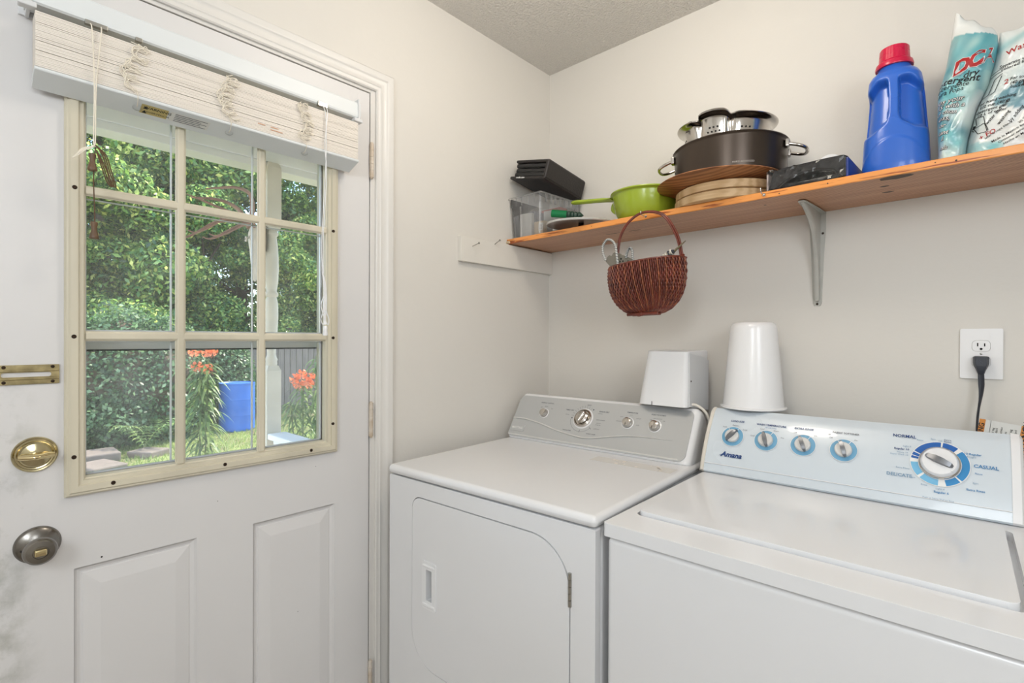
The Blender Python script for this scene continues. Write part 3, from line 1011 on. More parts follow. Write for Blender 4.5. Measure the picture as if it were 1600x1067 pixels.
put_text(bm, 'TIMED DRY', F, 0.245, 0.122, 0.0068, bold=.02); put_text(bm, 'SENSOR DRY', F, 0.383, 0.128, 0.0068, bold=.02)
put_text(bm, 'HEAVY', F, 0.318, 0.148, 0.0055, bold=.02)
put_text(bm, 'NORMAL', F, 0.370, 0.120, 0.0045)
put_text(bm, 'CASUAL', F, 0.240, 0.104, 0.0045)
put_text(bm, 'DAMP DRY', F, 0.372, 0.062, 0.0048)
put_text(bm, 'COOL DOWN', F, 0.378, 0.096, 0.0052, bold=.02)
put_text(bm, 'WRINKLE FREE', F, 0.258, 0.044, 0.0052, bold=.02); put_text(bm, 'ENERGY SAVER', F, 0.357, 0.041, 0.0052, bold=.02)
put_text(bm, 'LESS DRY', F, 0.374, 0.084, 0.0042); put_text(bm, 'MORE DRY', F, 0.374, 0.077, 0.0042)
ring2d(bm, F, 0.309, KV - .003, 0.0495, 0.0503, math.radians(188), math.radians(318), 80)
for a in range(62, 172, 12):
    a_ = math.radians(a); line2d(bm, F, 0.309 + .040 * math.cos(a_), KV - .003 + .040 * math.sin(a_), 0.309 + .0445 * math.cos(a_), KV - .003 + .0445 * math.sin(a_), 0.0009)
    put_text(bm, str(10 * (1 + (a - 62) // 12)), F, 0.309 + .048 * math.cos(a_), KV - .003 + .048 * math.sin(a_), 0.0042)
for a in (48, 186):
    a_ = math.radians(a); disc2d(bm, F, .309 + .046 * math.cos(a_), KV + .046 * math.sin(a_), .0028, 8)
for a in (270, 316):
    a_ = math.radians(a); line2d(bm, F, .309 + .048 * math.cos(a_), KV + .046 * math.sin(a_), .309 + .058 * math.cos(a_), KV + .056 * math.sin(a_), .0015)
put_text(bm, 'TEMPERATURE', F, 0.487, 0.136, 0.0060, bold=.02)
for t, u, v in (('LOW', .452, .118), ('DELICATE', .446, .101), ('MEDIUM', .514, .117), ('HIGH', .516, .094), ('HOT', .485, .127)):
    put_text(bm, t, F, u, v, 0.0044)
put_text(bm, 'PUSH TO START', F, 0.578, 0.137, 0.0066, bold=.02); put_text(bm, 'END OF CYCLE', F, 0.578, 0.124, 0.0042)
put_text(bm, 'OFF', F, .556, .118, .0045); put_text(bm, 'ON', F, .600, .118, .0045)
obj('lettering', bm, M['print_grey'], cs)
# ivory cord looped behind the console corner
cord = thing('dryer_cord', 'ivory cord looping over the right rear corner of the dryer console', 'cord', (0.73, -0.13, 1.05))
bm = NB()
tube(bm, smooth_pts([(-.03, -.06, .042), (-.008, -.045, .048), (.020, -.03, .025), (.030, -.015, -.02), (.032, .0, -.08), (.03, .05, -.16), (.03, .09, -.4)]), 0.0042, 8)
obj('cable', bm, M['enamel_warm'], cord, smooth=60)

# ================================================================== WASHER
wa = thing('washing_machine', 'white top loading washing machine with a pale blue control console', 'washing machine', (0.797, -0.805, 0), math.radians(1.0))
WW, WD = 0.675, 0.66
bm = NB()
box(bm, (0.0, 0.0, 0.03), (WW, WD, 0.886), 0.014, 4)
for x in (.06, WW - .06):
    for y in (.08, WD - .08):
        cyl(bm, (x, y, 0), (x, y, .035), .02, 16)
obj('cabinet', bm, M['enamel'], wa, smooth=40)
LX0, LX1, LV0, LV1 = 0.027, 0.625, 0.088, 0.500
bm = NB()
lidhole = rrect(LX0 - .005, LV0 - .006, LX1 + .012, LV1 + .004, 0.018, 6)
plate(bm, rrect(-0.004, -0.008, WW + .004, WD, 0.008, 4), [lidhole], XY(0.8885), XY(0.9165), bevel=0.0085, bseg=4)
box(bm, (0.01, 0.06, 0.8885), (WW - .01, LV1 + .03, 0.898))
obj('top_panel', bm, M['enamel'], wa, smooth=50)
bm = NB()
plate(bm, rrect(LX0, LV0, LX1, LV1, (0.014, 0.014, 0.010, 0.010), 6), [], XY(0.8995), XY(0.9245), bevel=0.0080, bseg=4)
ld = obj('lid', bm, M['enamel'], wa, smooth=50)

WC0 = -0.016
Lw = 0.186
sW = Vector((0, 0.092, 0.165)).normalized()
nW = Vector((0, -sW.z, sW.y))
OW = Vector((WC0, 0.540, 0.9235))
def bulge(v):
    return 0.010 * math.sin(PI * min(1, max(0, (v + .01) / (Lw + .01)))) ** 0.8
def FW(h):
    def g(u, v):
        if v < 0.020:   # lower lip turns under
            k = (0.020 - v) / 0.020
            return OW + Vector((u, 0, 0)) + sW * v + nW * (h + bulge(0.02) - 0.004 * k)
        return OW + Vector((u, 0, 0)) + sW * v + nW * (h + bulge(v))
    return g
CL = 0.676
def sideprof(u, inset=0.0):
    P = [FW(-inset)(u, 0.0 + i * Lw / 12) for i in range(13)]
    P += [Vector((WC0 + u, 0.646, 1.094 - inset)), Vector((WC0 + u, 0.662 - inset, 1.086 - inset)), Vector((WC0 + u, 0.668 - inset, 1.06)), Vector((WC0 + u, 0.668 - inset, 0.918)), Vector((WC0 + u, 0.545, 0.918))]
    return P
bm = NB(); loft(bm, [sideprof(u, i) for u, i in ((0.0145, .001), (CL - .0145, .001))]); bmesh.ops.recalc_face_normals(bm, faces=bm.faces)
wc = obj('console', bm, M['panel_blue'], wa, smooth=40)
wc['label'] = 'pale blue control console'
for a, b, nme in ((0.0, 0.0145, 'end_cap'), (CL - 0.020, CL, 'end_cap')):
    bm = NB()
    if a == 0.0:
        seq = ((a, .010), (a + .002, .004), (a + .006, -.0005), (b, -.0015))
    else:
        seq = ((a, -.0015), (b - .006, -.0005), (b - .002, .004), (b, .010))
    loft(bm, [sideprof(u, i) for u, i in seq]); bmesh.ops.recalc_face_normals(bm, faces=bm.faces)
    obj('end_cap', bm, M['enamel_warm'] if a == 0 else M['plastic_white'], wc, smooth=40)['label'] = 'cream plastic end cap' if a == 0 else 'white plastic end cap'
bm = NB()
for i in range(1):
    tube(bm, [FW(0.0004)(.0145 + (CL - .0345) * k / 10, 0.0215) for k in range(11)], 0.0011, 6)
obj('ridge', bm, M['plastic_white'], wc)
KW = 0.108
F = FW(0.0014); F1_ = FW(0.0018)
def wknob(u, v, ang):
    bm = NB()
    ring2d(bm, F, u, v, 0.0185, 0.0292, mi=0)
    # white outline
    ring2d(bm, FW(0.0012), u, v, 0.0292, 0.0305, mi=1)
    for a in (60, 120):
        a_ = math.radians(a)
        line2d(bm, F1_, u + .0185 * math.cos(a_), v + .0185 * math.sin(a_), u + .030 * math.cos(a_), v + .030 * math.sin(a_), .0014, 1)
    T = Matrix((Vector((1, 0, 0)), sW, nW)).transposed().to_4x4(); T.translation = F(u, v)
    lathe(bm, [(0.0190, 0.0), (0.0185, 0.009), (0.0165, 0.0115), (0.0, 0.0125)], 40, M4=T, mi=2)
    t = NB()
    L = []
    for s, wd, h in ((-1, .0022, .010), (-.8, .0045, .017), (-.3, .0058, .021), (.3, .0058, .021), (.8, .0042, .019), (1.05, .0020, .012)):
        L.append([Vector((-wd, s * .021, .006)), Vector((wd, s * .021, .006)), Vector((wd * .8, s * .021, h)), Vector((-wd * .8, s * .021, h))])
    loft(t, L)
    merge(bm, t, 3, T @ Matrix.Rotation(ang, 4, 'Z'))
    k = obj('knob', bm, [M['ring_blue'], M['print_white'], M['knob_white'], M['knob_grey']], wc, smooth=30)
    return k
wknob(0.081, KW, math.radians(-38)); wknob(0.170, KW, math.radians(17)); wknob(0.261, KW, math.radians(22)); wknob(0.352, KW, math.radians(17))
# main dial
du, dv = 0.538, 0.105
bm = NB()
def seg(a0, a1, mi):
    ring2d(bm, F, du, dv, 0.0385, 0.0520, math.radians(a0), math.radians(a1), 90, mi)
for a0, a1, mi in ((166, 173, 0), (155, 164, 0), (88, 152, 0), (52, 84, 0), (-42, 42, 1), (-76, -46, 1), (-132, -92, 2), (-176, -138, 2)):
    seg(a0, a1, mi)
ring2d(bm, FW(0.0012), du, dv, 0.0360, 0.0535, mi=3)
ring2d(bm, F1_, du, dv, 0.0365, 0.0385, mi=4)
T = Matrix((Vector((1, 0, 0)), sW, nW)).transposed().to_4x4(); T.translation = F(du, dv)
lathe(bm, [(0.0375, 0.0), (0.0370, 0.006), (0.0350, 0.008), (0.0335, 0.0065)], 56, M4=T, mi=5)
lathe(bm, [(0.0345, 0.004), (0.0335, 0.012), (0.030, 0.017), (0.018, 0.0185), (0.0, 0.019)], 56, M4=T, mi=6)
t = NB(); L = []
for s, wd, h in ((-1, .002, .013), (-.75, .0065, .024), (-.2, .0085, .029), (.3, .0085, .029), (.8, .006, .025), (1.02, .0015, .014)):
    L.append([Vector((-wd, s * .029, .010)), Vector((wd, s * .029, .010)), Vector((wd * .75, s * .029, h)), Vector((-wd * .75, s * .029, h))])
loft(t, L); merge(bm, t, 7, T @ Matrix.Rotation(math.radians(66), 4, 'Z'))
put = FW(0.0215)
bm.faces.new([bm.verts.new(T @ Vector(p)) for p in ((.021, -.021, .0185), (.0255, -.0245, .0165), (.0185, -.0195, .0187))]).material_index = 8
obj('cycle_dial', bm, [M['ring_dark'], M['ring_mid'], M['ring_light'], M['print_white'], M['plastic_grey'], M['steel'], M['plastic_white'], M['knob_grey'], M['print_black']], wc, smooth=30)
bm = NB()
put_text(bm, 'LOAD SIZE', F, .087, .1565, .0076, 0, bold=.025)
put_text(bm, 'WASH TEMPERATURE', F, .177, .1545, .0078, 0, bold=.025); put_text(bm, '(All cold rinses)', F, .177, .1465, .0046, 1)
put_text(bm, 'EXTRA RINSE', F, .258, .1545, .0076, 0, bold=.02)
put_text(bm, 'FABRIC SOFTENER', F, .353, .1545, .0070, 2, bold=.01); put_text(bm, 'fill', F, .318, .1470, .005, 2)
for u, ws in ((.081, (('Small', -.026, .027), ('Medium', .003, .0345), ('Large', .031, .024))), (.170, (('Cold', -.036, .009), ('Cool', -.014, .033), ('Warm', .022, .031), ('Hot', .040, .013))),
              (.261, (('Off', -.022, .033), ('On', .026, .030))), (.352, (('Off', -.030, .030), ('On', .024, .030)))):
    for t_, a, b in ws:
        put_text(bm, t_, F, u + a, KW + b, .0054, 2)
put_text(bm, 'Amana', F, .086, .0520, .0200, 0, bold=.035, shear=.28)
line2d(bm, F, .055, .0485, .068, .0545, .0016, 0)
for t_, a, b, s, mi in (('NORMAL', -.066, .059, .0108, 0), ('CASUAL', .078, .004, .0110, 1), ('DELICATE', -.072, -.040, .0108, 3), ('10 Regular', .056, .031, .0068, 1), ('8 Light', .054, .024, .0058, 3),
                        ('Rinse', .066, -.013, .0058, 1), ('Spin', .061, -.035, .0055, 3), ('Extra Rinse', .061, -.051, .0065, 1), ('Extra', .0135, .0600, .0060, 0), ('Rinse', .0135, .0550, .0060, 0),
                        ('Off', .0, .0555, .0048, 3), ('Spin', -.0125, .0590, .0055, 3), ('Rinse', -.036, .053, .0055, 3), ('Light 8', -.060, .033, .0056, 3), ('Regular 10', -.070, .025, .0066, 0),
                        ('Heavy 14', -.068, .0165, .0055, 3), ('Super Wash 14', -.074, .0105, .0055, 3), ('Extra Rinse', -.066, -.022, .0056, 3), ('Spin', -.046, -.041, .0050, 3),
                        ('Rinse', -.026, -.0545, .0054, 3), ('Light 4', .002, -.0590, .0056, 3), ('Regular 6', .004, -.0665, .0068, 1), ('Push to Start / Pull to Stop', -.001, -.082, .0050, 3)):
    put_text(bm, t_, F, du + a, dv + b, s, mi, bold=.02 if s > .006 else 0)
obj('lettering', bm, [M['print_navy'], M['print_blue'], M['print_grey'], mat('pale_print', rgb(126, 160, 188), .5)], wc)

# paper tag behind the washer
tg = thing('warning_tag', 'white and orange printed warning tag sticking up behind the washer console', 'tag', (1.362, -0.058, 1.0), rot=(math.radians(-3), 0, 0))
tg.rotation_euler = (0, math.radians(7), 0)
bm = NB()
n = 14
TL, TH = 0.20, 0.086
TF = lambda h: (lambda u, v: Vector((u, -0.010 * math.sin(u / TL * PI) - h, 0.028 + v)))
L0 = [[TF(0)(TL * i / n, TH * j / 4) for i in range(n + 1)] for j in range(5)]
R_ = [[bm.verts.new(p) for p in r] for r in L0]
R2 = [[bm.verts.new(p + Vector((0, .0006, 0))) for p in r] for r in L0]
for j in range(4):
    for i in range(n):
        bm.faces.new((R_[j][i], R_[j][i + 1], R_[j + 1][i + 1], R_[j + 1][i]))
        bm.faces.new((R2[j][i], R2[j + 1][i], R2[j + 1][i + 1], R2[j][i + 1]))
obj('card', bm, M['paper'], tg)
bm = NB()
def strip(u0, u1, v0, v1, mi, F):
    k = 6
    for i in range(k):
        a, b = u0 + (u1 - u0) * i / k, u0 + (u1 - u0) * (i + 1) / k
        bm.faces.new([bm.verts.new(F(*p)) for p in ((a, v0), (b, v0), (b, v1), (a, v1))]).material_index = mi
G = TF(0.0005); G2 = TF(0.001)
strip(0.0, .011, .0, TH, 0, G); strip(.072, .090, .0, TH, 0, G); strip(.15, .165, 0, TH, 0, G)
put_text(bm, 'WARNING', G2, .0055, TH / 2, .014, 1, rot=PI / 2, bold=.02)
put_text(bm, 'ADVERTENCIA', G2, .081, TH / 2, .0175, 1, rot=PI / 2, bold=.03)
for i, u in enumerate((.026, .032, .040, .048, .056, .064, .098, .105, .112, .120, .128, .136, .144)):
    put_text(bm, ('Do not remove this tag', 'Electric shock hazard', 'Unplug before service', 'Read all instructions')[i % 4], G2, u, TH * (.5 + .04 * (i % 3 - 1)), .0064, 1, rot=PI / 2)
line2d(bm, G2, .0205, 0, .0205, TH, .0006, 1)
obj('print', bm, [M['orange_print'], M['print_black']], tg)

# ================================================================== OUTLET
ou = thing('wall_outlet', 'white duplex electrical outlet on the wall above the washer', 'outlet', (1.3775, 0.0, 1.2685))
bm = NB()
def oval(cx, cz):
    return [(cx + x, cz + z) for x, z in [(0.0165 * math.cos(a), max(-.0135, min(.0135, 0.0175 * math.sin(a)))) for a in [2 * PI * i / 36 for i in range(36)]]]
plate(bm, rrect(-0.0395, -0.0625, 0.0395, 0.0625, 0.003, 4), [rrect(-.0172, .0195 - .0140, .0172, .0195 + .0140, .009, 8), rrect(-.0172, -.0195 - .0140, .0172, -.0195 + .0140, .009, 8)], XZ(-0.0005), XZ(-0.0062), bevel=0.004, bseg=3)
obj('cover_plate', bm, M['plastic_white'], ou, smooth=40)
for cz in (.0195, -.0195):
    bm = NB()
    plate(bm, rrect(-.0168, cz - .0136, .0168, cz + .0136, .0088, 8), [rrect(-.0075, cz - .001, -.0053, cz + .0075, 0.0), rrect(.0053, cz - .001, .0075, cz + .0065, 0.0), circle(0, cz - .0075, .0028, 12)], XZ(-0.001), XZ(-0.0068), bevel=0.0006)
    r_ = obj('receptacle', bm, M['plastic_white'], ou, smooth=40)
    bm = NB(); box(bm, (-.012, -.0014, cz - .0115), (.012, -.0011, cz + .010)); obj('slot', bm, M['dark'], r_)
bm = NB(); lathe(bm, [(0, .0012), (.0026, .0004), (.003, -.001)], 14, M4=Matrix.Translation((0, -.0062, 0)) @ Euler((PI / 2, 0, 0)).to_matrix().to_4x4()); obj('screw', bm, M['steel_soft'], ou)

pc = thing('power_cord', 'black flat power cord plugged into the lower outlet socket', 'power cord', (1.3775, -0.007, 1.249))
bm = NB()
L = []
for z, w_, y0, y1 in ((0.0135, .0125, -.004, -.018), (.0115, .0150, -.0005, -.024), (-.004, .0150, -.0005, -.027), (-.010, .0135, -.003, -.028), (-.022, .0085, -.010, -.027), (-.030, .0065, -.013, -.024)):
    L.append([Vector((x, y, z)) for x, y in ((-w_, y0), (w_, y0), (w_, (y0 + y1) / 2), (w_ * .72, y1), (-w_ * .72, y1), (-w_, (y0 + y1) / 2))])
loft(bm, L); bmesh.ops.recalc_face_normals(bm, faces=bm.faces)
bmesh.ops.bevel(bm, geom=list(bm.edges), offset=.0012, segments=2, affect='EDGES')
line2d(bm, lambda u, v: Vector((u, -.0285, v)), -.003, .004, .003, -.003, .0008, 1)
obj('plug', bm, [M['cable_black'], M['print_grey']], pc, smooth=40)
bm = NB()
P = smooth_pts([(0, -.0185, -.028), (.001, -.019, -.06), (.000, -.02, -.085), (-.004, -.022, -.12), (-.006, -.024, -.15), (-.006, -.026, -.20), (-.002, -.02, -.30), (0, -.02, -.55)], 6)
rings = []
for i, p in enumerate(P):
    tt = i / (len(P) - 1)
    a = 0.5 + max(0, min(1, (tt - .12) / .3)) * 1.1
    A, B_ = 0.0068, 0.0026
    rings.append([bm.verts.new(p + Vector((math.cos(a) * A * math.cos(q) - math.sin(a) * B_ * math.sin(q), math.sin(a) * A * math.cos(q) + math.cos(a) * B_ * math.sin(q), 0))) for q in [2 * PI * k / 10 for k in range(10)]])
for A_, B2 in zip(rings[:-1], rings[1:]):
    for k in range(10):
        bm.faces.new((A_[k], A_[(k + 1) % 10], B2[(k + 1) % 10], B2[k]))
obj('cable', bm, M['cable_black'], pc, smooth=60)

# ================================================================== CLEAT, SHELF, BRACKET, HOOKS
def ztop(x):
    return 1.6925 + 0.0062 * x
cl = thing('wooden_cleat', 'white painted board screwed flat to the left wall, carrying the shelf end', 'board', (0.0, -0.262, 1.579))
bm = NB(); box(bm, (0.0, -0.262, 0.0), (0.018, 0.261, 0.0905), 0.0015, 2); obj('board', bm, M['batten'], cl)
for y, z, l_, dz in ((-0.207, .058, .030, .008), (-0.091, .080, .022, .014)):
    bm = NB(); cyl(bm, (0.016, y, z), (0.018 + l_, y + .004, z + dz), .0015, 8); cyl(bm, (0.018 + l_, y + .004, z + dz), (0.020 + l_, y + .0042, z + dz + .0005), .004, 10)
    obj('nail', bm, M['steel_soft'], cl)

sh = thing('wall_shelf', 'long varnished pine board shelf running above both machines', 'shelf', (0.0, 0.0, 1.672))
bm = NB()
nx = 40
XS = [0.003 + (1.86 - 0.003) * i / nx for i in range(nx + 1)]
L = []
for x in XS:
    zb = 0.0015 + 0.0062 * x
    yf = -0.271 + 0.0008 * math.sin(x * 9)
    chip = 0.010 if x < .004 else 0.0
    L.append([Vector((x, -0.001, zb)), Vector((x, yf + .002 + chip, zb)), Vector((x, yf + chip, zb + .002)), Vector((x, yf, zb + .017)), Vector((x, yf + .002, zb + .019)), Vector((x, -0.001, zb + .019))])
loft(bm, L)
bmesh.ops.recalc_face_normals(bm, faces=bm.faces)
bm.normal_update()
for f in bm.faces:
    f.material_index = 1 if f.normal.y < -0.5 else 0
def knot(F, u, v, a, b, mi=2):
    r2 = random.Random(int(u * 999))
    f = bm.faces.new([bm.verts.new(F(u + a * math.cos(q) * (1 + r2.uniform(-.12, .12)), v + b * math.sin(q) * (1 + r2.uniform(-.12, .12)))) for q in [2 * PI * i / 20 for i in range(20)]])
    f.material_index = mi
def US(u, v):
    return Vector((u, v, 0.0015 + 0.0062 * u - 0.0003))
def FE(u, v):
    return Vector((u, -0.2721 + 0.0008 * math.sin(u * 9), 0.0015 + 0.0062 * u + v))
for u, v, a, b in ((1.229, -0.253, .032, .0165), (1.200, -0.185, .010, .006), (1.200, -0.120, .014, .007), (0.415, -.16, .030, .0045), (0.50, -.155, .024, .004), (.93, -.2, .004, .004)):
    knot(US, u, v, a, b)
for u, v, s in ((1.335, .008, .002), (1.095, .009, .0018), (.40, .010, .0015), (.985, .006, .0015), (1.30, .012, .0012)):
    knot(FE, u, v, s, s)
obj('board', bm, [M['shelf'], M['shelf_edge'], M['knot']], sh)
bm = NB()
box(bm, (0.0005, -.2725, .004), (0.016, -.258, .0135), .003, 2)
obj('splintered_corner', bm, M['tan'], sh)['label'] = 'pale splintered corner'

bk = thing('shelf_bracket', 'grey painted steel bracket under the pine shelf', 'bracket', (1.0185, 0.0, 1.6785))
bm = NB()
# wall leg and shelf leg, tapering, with rounded ends
t = NB(); plate(t, [(-.021, 0), (-.021, -.05), (-.017, -.12), (-.0115, -.268), (-.008, -.276), (.008, -.276), (.0115, -.268), (.017, -.12), (.021, -.05), (.021, 0)][::-1], [], XZ(-0.0005), XZ(-0.0025), bevel=.0007)
merge(bm, t)
t = NB(); plate(t, [(-.021, 0), (-.019, -.06), (-.010, -.185), (-.006, -.193), (.006, -.193), (.010, -.185), (.019, -.06), (.021, 0)][::-1], [], XY(-0.0008), XY(-0.0028), bevel=.0007)
merge(bm, t)
# gusset rib
rib = [(-.001, -.002), (-.180, -.002), (-.176, -.008), (-.14, -.018), (-.10, -.036), (-.065, -.062), (-.042, -.098), (-.028, -.145), (-.017, -.21), (-.010, -.262), (-.001, -.264)]
L = []
for x, k in ((-.0075, .80), (-.006, .95), (-.003, 1.0), (.003, 1.0), (.006, .95), (.0075, .80)):
    L.append([Vector((x, y * k, z * k if y > -.0015 else z * (k * .35 + .65))) for y, z in rib])
loft(bm, L)
bmesh.ops.recalc_face_normals(bm, faces=bm.faces)
obj('body', bm, M['bracket'], bk, smooth=40)
for x, z in ((-.0135, -.062), (.0135, -.062), (0.0, -.270)):
    bm = NB(); lathe(bm, [(0, .0022), (.0028, .0014), (.0036, 0)], 12, M4=Matrix.Translation((x, -.0024, z)) @ Euler((PI / 2, 0, 0)).to_matrix().to_4x4()); obj('screw', bm, M['screw'], bk)

def hook(x, label):
    h = thing('screw_hook', label, 'hook', (x, -0.2725, 1.6735 + .0062 * x + .0095), group='screw hooks along the front edge of the shelf')
    bm = NB()
    lathe(bm, [(0, .0015), (.004, .0015), (.0045, 0.0), (0, -.001)], 14, M4=Euler((PI / 2, 0, 0)).to_matrix().to_4x4())
    tube(bm, smooth_pts([(0, 0, 0), (0, -.010, -.001), (.001, -.018, -.0015), (.002, -.027, -.002), (.002, -.034, .0022), (.0015, -.034, .009), (.001, -.030, .012)], 6), .0016, 8)
    obj('shank', bm, M['steel'], h, smooth=50)
    return h
hook(0.602, 'small bright screw hook in the shelf edge holding the basket')
hook(0.948, 'small bright empty screw hook in the shelf edge below the cooking pot')

# ================================================================== ON THE SHELF
# clear storage box with its contents
sb = thing('storage_box', 'clear plastic storage box of small packages at the left end of the shelf', 'storage box', (0.090, -0.136, ztop(.09) + .0005), math.radians(-2))
bm = NB()
BH = 0.160
def ring(w_, d_, z, r):
    return [Vector((x, y, z)) for x, y in rrect(-w_, -d_, w_, d_, r, 5)]
L = [ring(.070, .110, 0.0, .012), ring(.073, .114, 0.004, .014), ring(.079, .121, .118, .014), ring(.080, .1225, .124, .014), ring(.083, .1255, .126, .015), ring(.083, .126, BH, .016)]
loft(bm, L, cap1=False)
L = [ring(.0815, .1245, BH, .015), ring(.0785, .1205, .126, .014), ring(.0715, .1125, .005, .012)]
loft(bm, L, cap0=False)
bmesh.ops.recalc_face_normals(bm, faces=bm.faces)
obj('tub', bm, M['clear'], sb, smooth=40)
bm = NB()
for x in (-.045, -.015, .02, .05):
    box(bm, (x, -.1275, .124), (x + .004, -.1235, BH - .004), .001, 1)
for y in (-.10, -.07, -.045, -.015, .01, .04, .065, .09):
    box(bm, (.0815, y, .124), (.0855, y + .013, BH - .004), .0015, 1)
box(bm, (-.0855, -.1285, BH - .006), (.0855, -.1245, BH), .0015, 2)
box(bm, (.0820, -.1275, BH - .006), (.0865, .127, BH), .0015, 2)
for x, y in ((-.02, -.1155), (.072, -.1155)):
    cyl(bm, (x, y, .004), (x * 1.06, y - .008, .12), .0028, 8)
obj('rim', bm, M['clear'], sb)
def carton(x, y, z, s, rot, m, label, cat='packet', nm='small_packet', stripe=None):
    o = thing(nm, label, cat, (x, y, z), rot=rot)
    bm = NB(); box(bm, (-s[0] / 2, -s[1] / 2, 0), (s[0] / 2, s[1] / 2, s[2]), .0025, 2)
    obj('pack', bm, m, o)
    if stripe:
        bm = NB(); rect_uv(bm, XZ(-s[1] / 2 - .0006), -s[0] * .05, s[2] * .3, s[0] * .42, s[2] * .85)
        for k in range(5):
            line2d(bm, XZ(-s[1] / 2 - .001), s[0] * .05, s[2] * (.40 + .08 * k), s[0] * .30, s[2] * (.40 + .08 * k), .0016, 1)
        obj('barcode_label', bm, [M['paper'], M['print_black']], o)
    return o
zb = ztop(.09) + .006
carton(.135, -.222, zb, (.05, .02, .052), (0, 0, 0), M['tan'], 'small tan packet with a bar code inside the clear box', stripe=True)
carton(.060, -.215, zb, (.055, .02, .095), (0, 0, .12), M['paper'], 'white folded paper packet at the front left inside the clear box')
carton(.140, -.160, zb, (.045, .05, .10), (0, 0, .1), M['plastic_grey'], 'grey packet behind the bar code packet inside the clear box')
carton(.105, -.10, zb, (.10, .045, .125), (0, 0, -.05), M['pink'], 'dusty pink card packet in the middle of the clear box')
carton(.095, -.045, zb, (.10, .04, .11), (0, 0, .05), M['tan'], 'large tan packet at the rear of the clear box')
carton(.055, -.155, zb, (.045, .06, .11), (0, 0, 0), mat('slate_card', rgb(110, 112, 120), .6), 'slate grey packet by the wall side of the clear box')

# black zip case
bc = thing('zip_case', 'bulky black zip-up case lying tilted on top of the clear storage box', 'case', (0.1085, -0.150, 1.9335), rot=(math.radians(-7.5), math.radians(11.5), math.radians(-1)))
bm = NB()
box(bm, (-.088, -.118, -.040), (.092, .128, -.028), .006, 3)
box(bm, (-.080, -.112, .026), (.092, .124, .038), .006, 3)
box(bm, (.078, -.116, -.036), (.094, .126, .036), .007, 3)
obj('cover', bm, M['black'], bc, smooth=40)
bm = NB()
for i, z in enumerate((-.027, -.010, .008)):
    L = []
    for k in range(9):
        x = -.076 + .155 * k / 8
        dz = .0015 * math.sin(k * 1.7 + i)
        L.append([Vector((x, -.108 + .003 * (i % 2), z + dz)), Vector((x, .118, z)), Vector((x, .118, z + .0155)), Vector((x, -.108 + .003 * (i % 2), z + .0155 + dz * .6))])
    loft(bm, L)
bmesh.ops.recalc_face_normals(bm, faces=bm.faces)
bmesh.ops.bevel(bm, geom=[e for e in bm.edges], offset=.003, segments=2, affect='EDGES', clamp_overlap=True)
obj('inner_pages', bm, M['black_plastic'], bc, smooth=40)
bm = NB(); put_text(bm, 'media case', lambda u, v: Vector((u, -.1186, v)), -.030, -.034, .010, 0, bold=.02)
obj('lettering', bm, M['print_white'], bc)

# pan lid, green tube
pl = thing('pan_lid', 'flat silver rimmed pan lid lying beside the clear box', 'lid', (0.303, -0.195, ztop(.3) + .0265), rot=(math.radians(1.5), math.radians(2.5), 0))
bm = NB()
lathe(bm, [(0.0, .0105), (.06, .0095), (.10, .006), (.116, .002), (.1245, .0015), (.127, -.0015), (.1245, -.0055), (.118, -.006), (.110, -.002), (.06, .003), (0, .004)], 72)
obj('disc', bm, mat('pale_aluminium', rgb(222, 222, 220), .25, .35), pl, smooth=50)
bm = NB(); lathe(bm, [(0, -.0250), (.014, -.0250), (.016, -.020), (.010, -.005), (.010, .004), (0, .004)], 28); obj('knob', bm, M['black_plastic'], pl, smooth=50)
gt = thing('green_tube', 'dark green plastic tube lying on the silver pan lid', 'tube', (0.262, -0.232, 1.7560), rot=(0, math.radians(8), math.radians(24)))
bm = NB()
def AXX(x=0):
    return Matrix.Translation((x, 0, 0)) @ Euler((0, PI / 2, 0)).to_matrix().to_4x4()
lathe(bm, [(0.0, -.045), (.0105, -.045), (.0118, -.052), (.0138, -.053), (.014, -.050), (.0135, .004), (0, .004)], 32, M4=AXX())
obj('barrel', bm, M['green_tube'], gt, smooth=40)
bm = NB()
pr = [(0.0125, .004)]
for k in range(4):
    z = .008 + k * .013
    pr += [(.0128, z), (.0140 - k * .001, z + .003), (.0128 - k * .001, z + .008), (.0105 - k * .001, z + .010)]
pr += [(.004, .062), (.0, .066)]
lathe(bm, pr, 28, M4=AXX()); obj('grip', bm, mat('dark_green_rubber', rgb(20, 52, 40), .4), gt, smooth=40)
cap_ = thing('black_coaster', 'thin black flat disc on the shelf behind the pan lid', 'disc', (0.405, -0.060, ztop(.4)))
bm = NB(); lathe(bm, [(0, 0), (.05, 0), (.053, .003), (.05, .006), (0, .006)], 48); obj('disc', bm, M['black_plastic'], cap_, smooth=40)

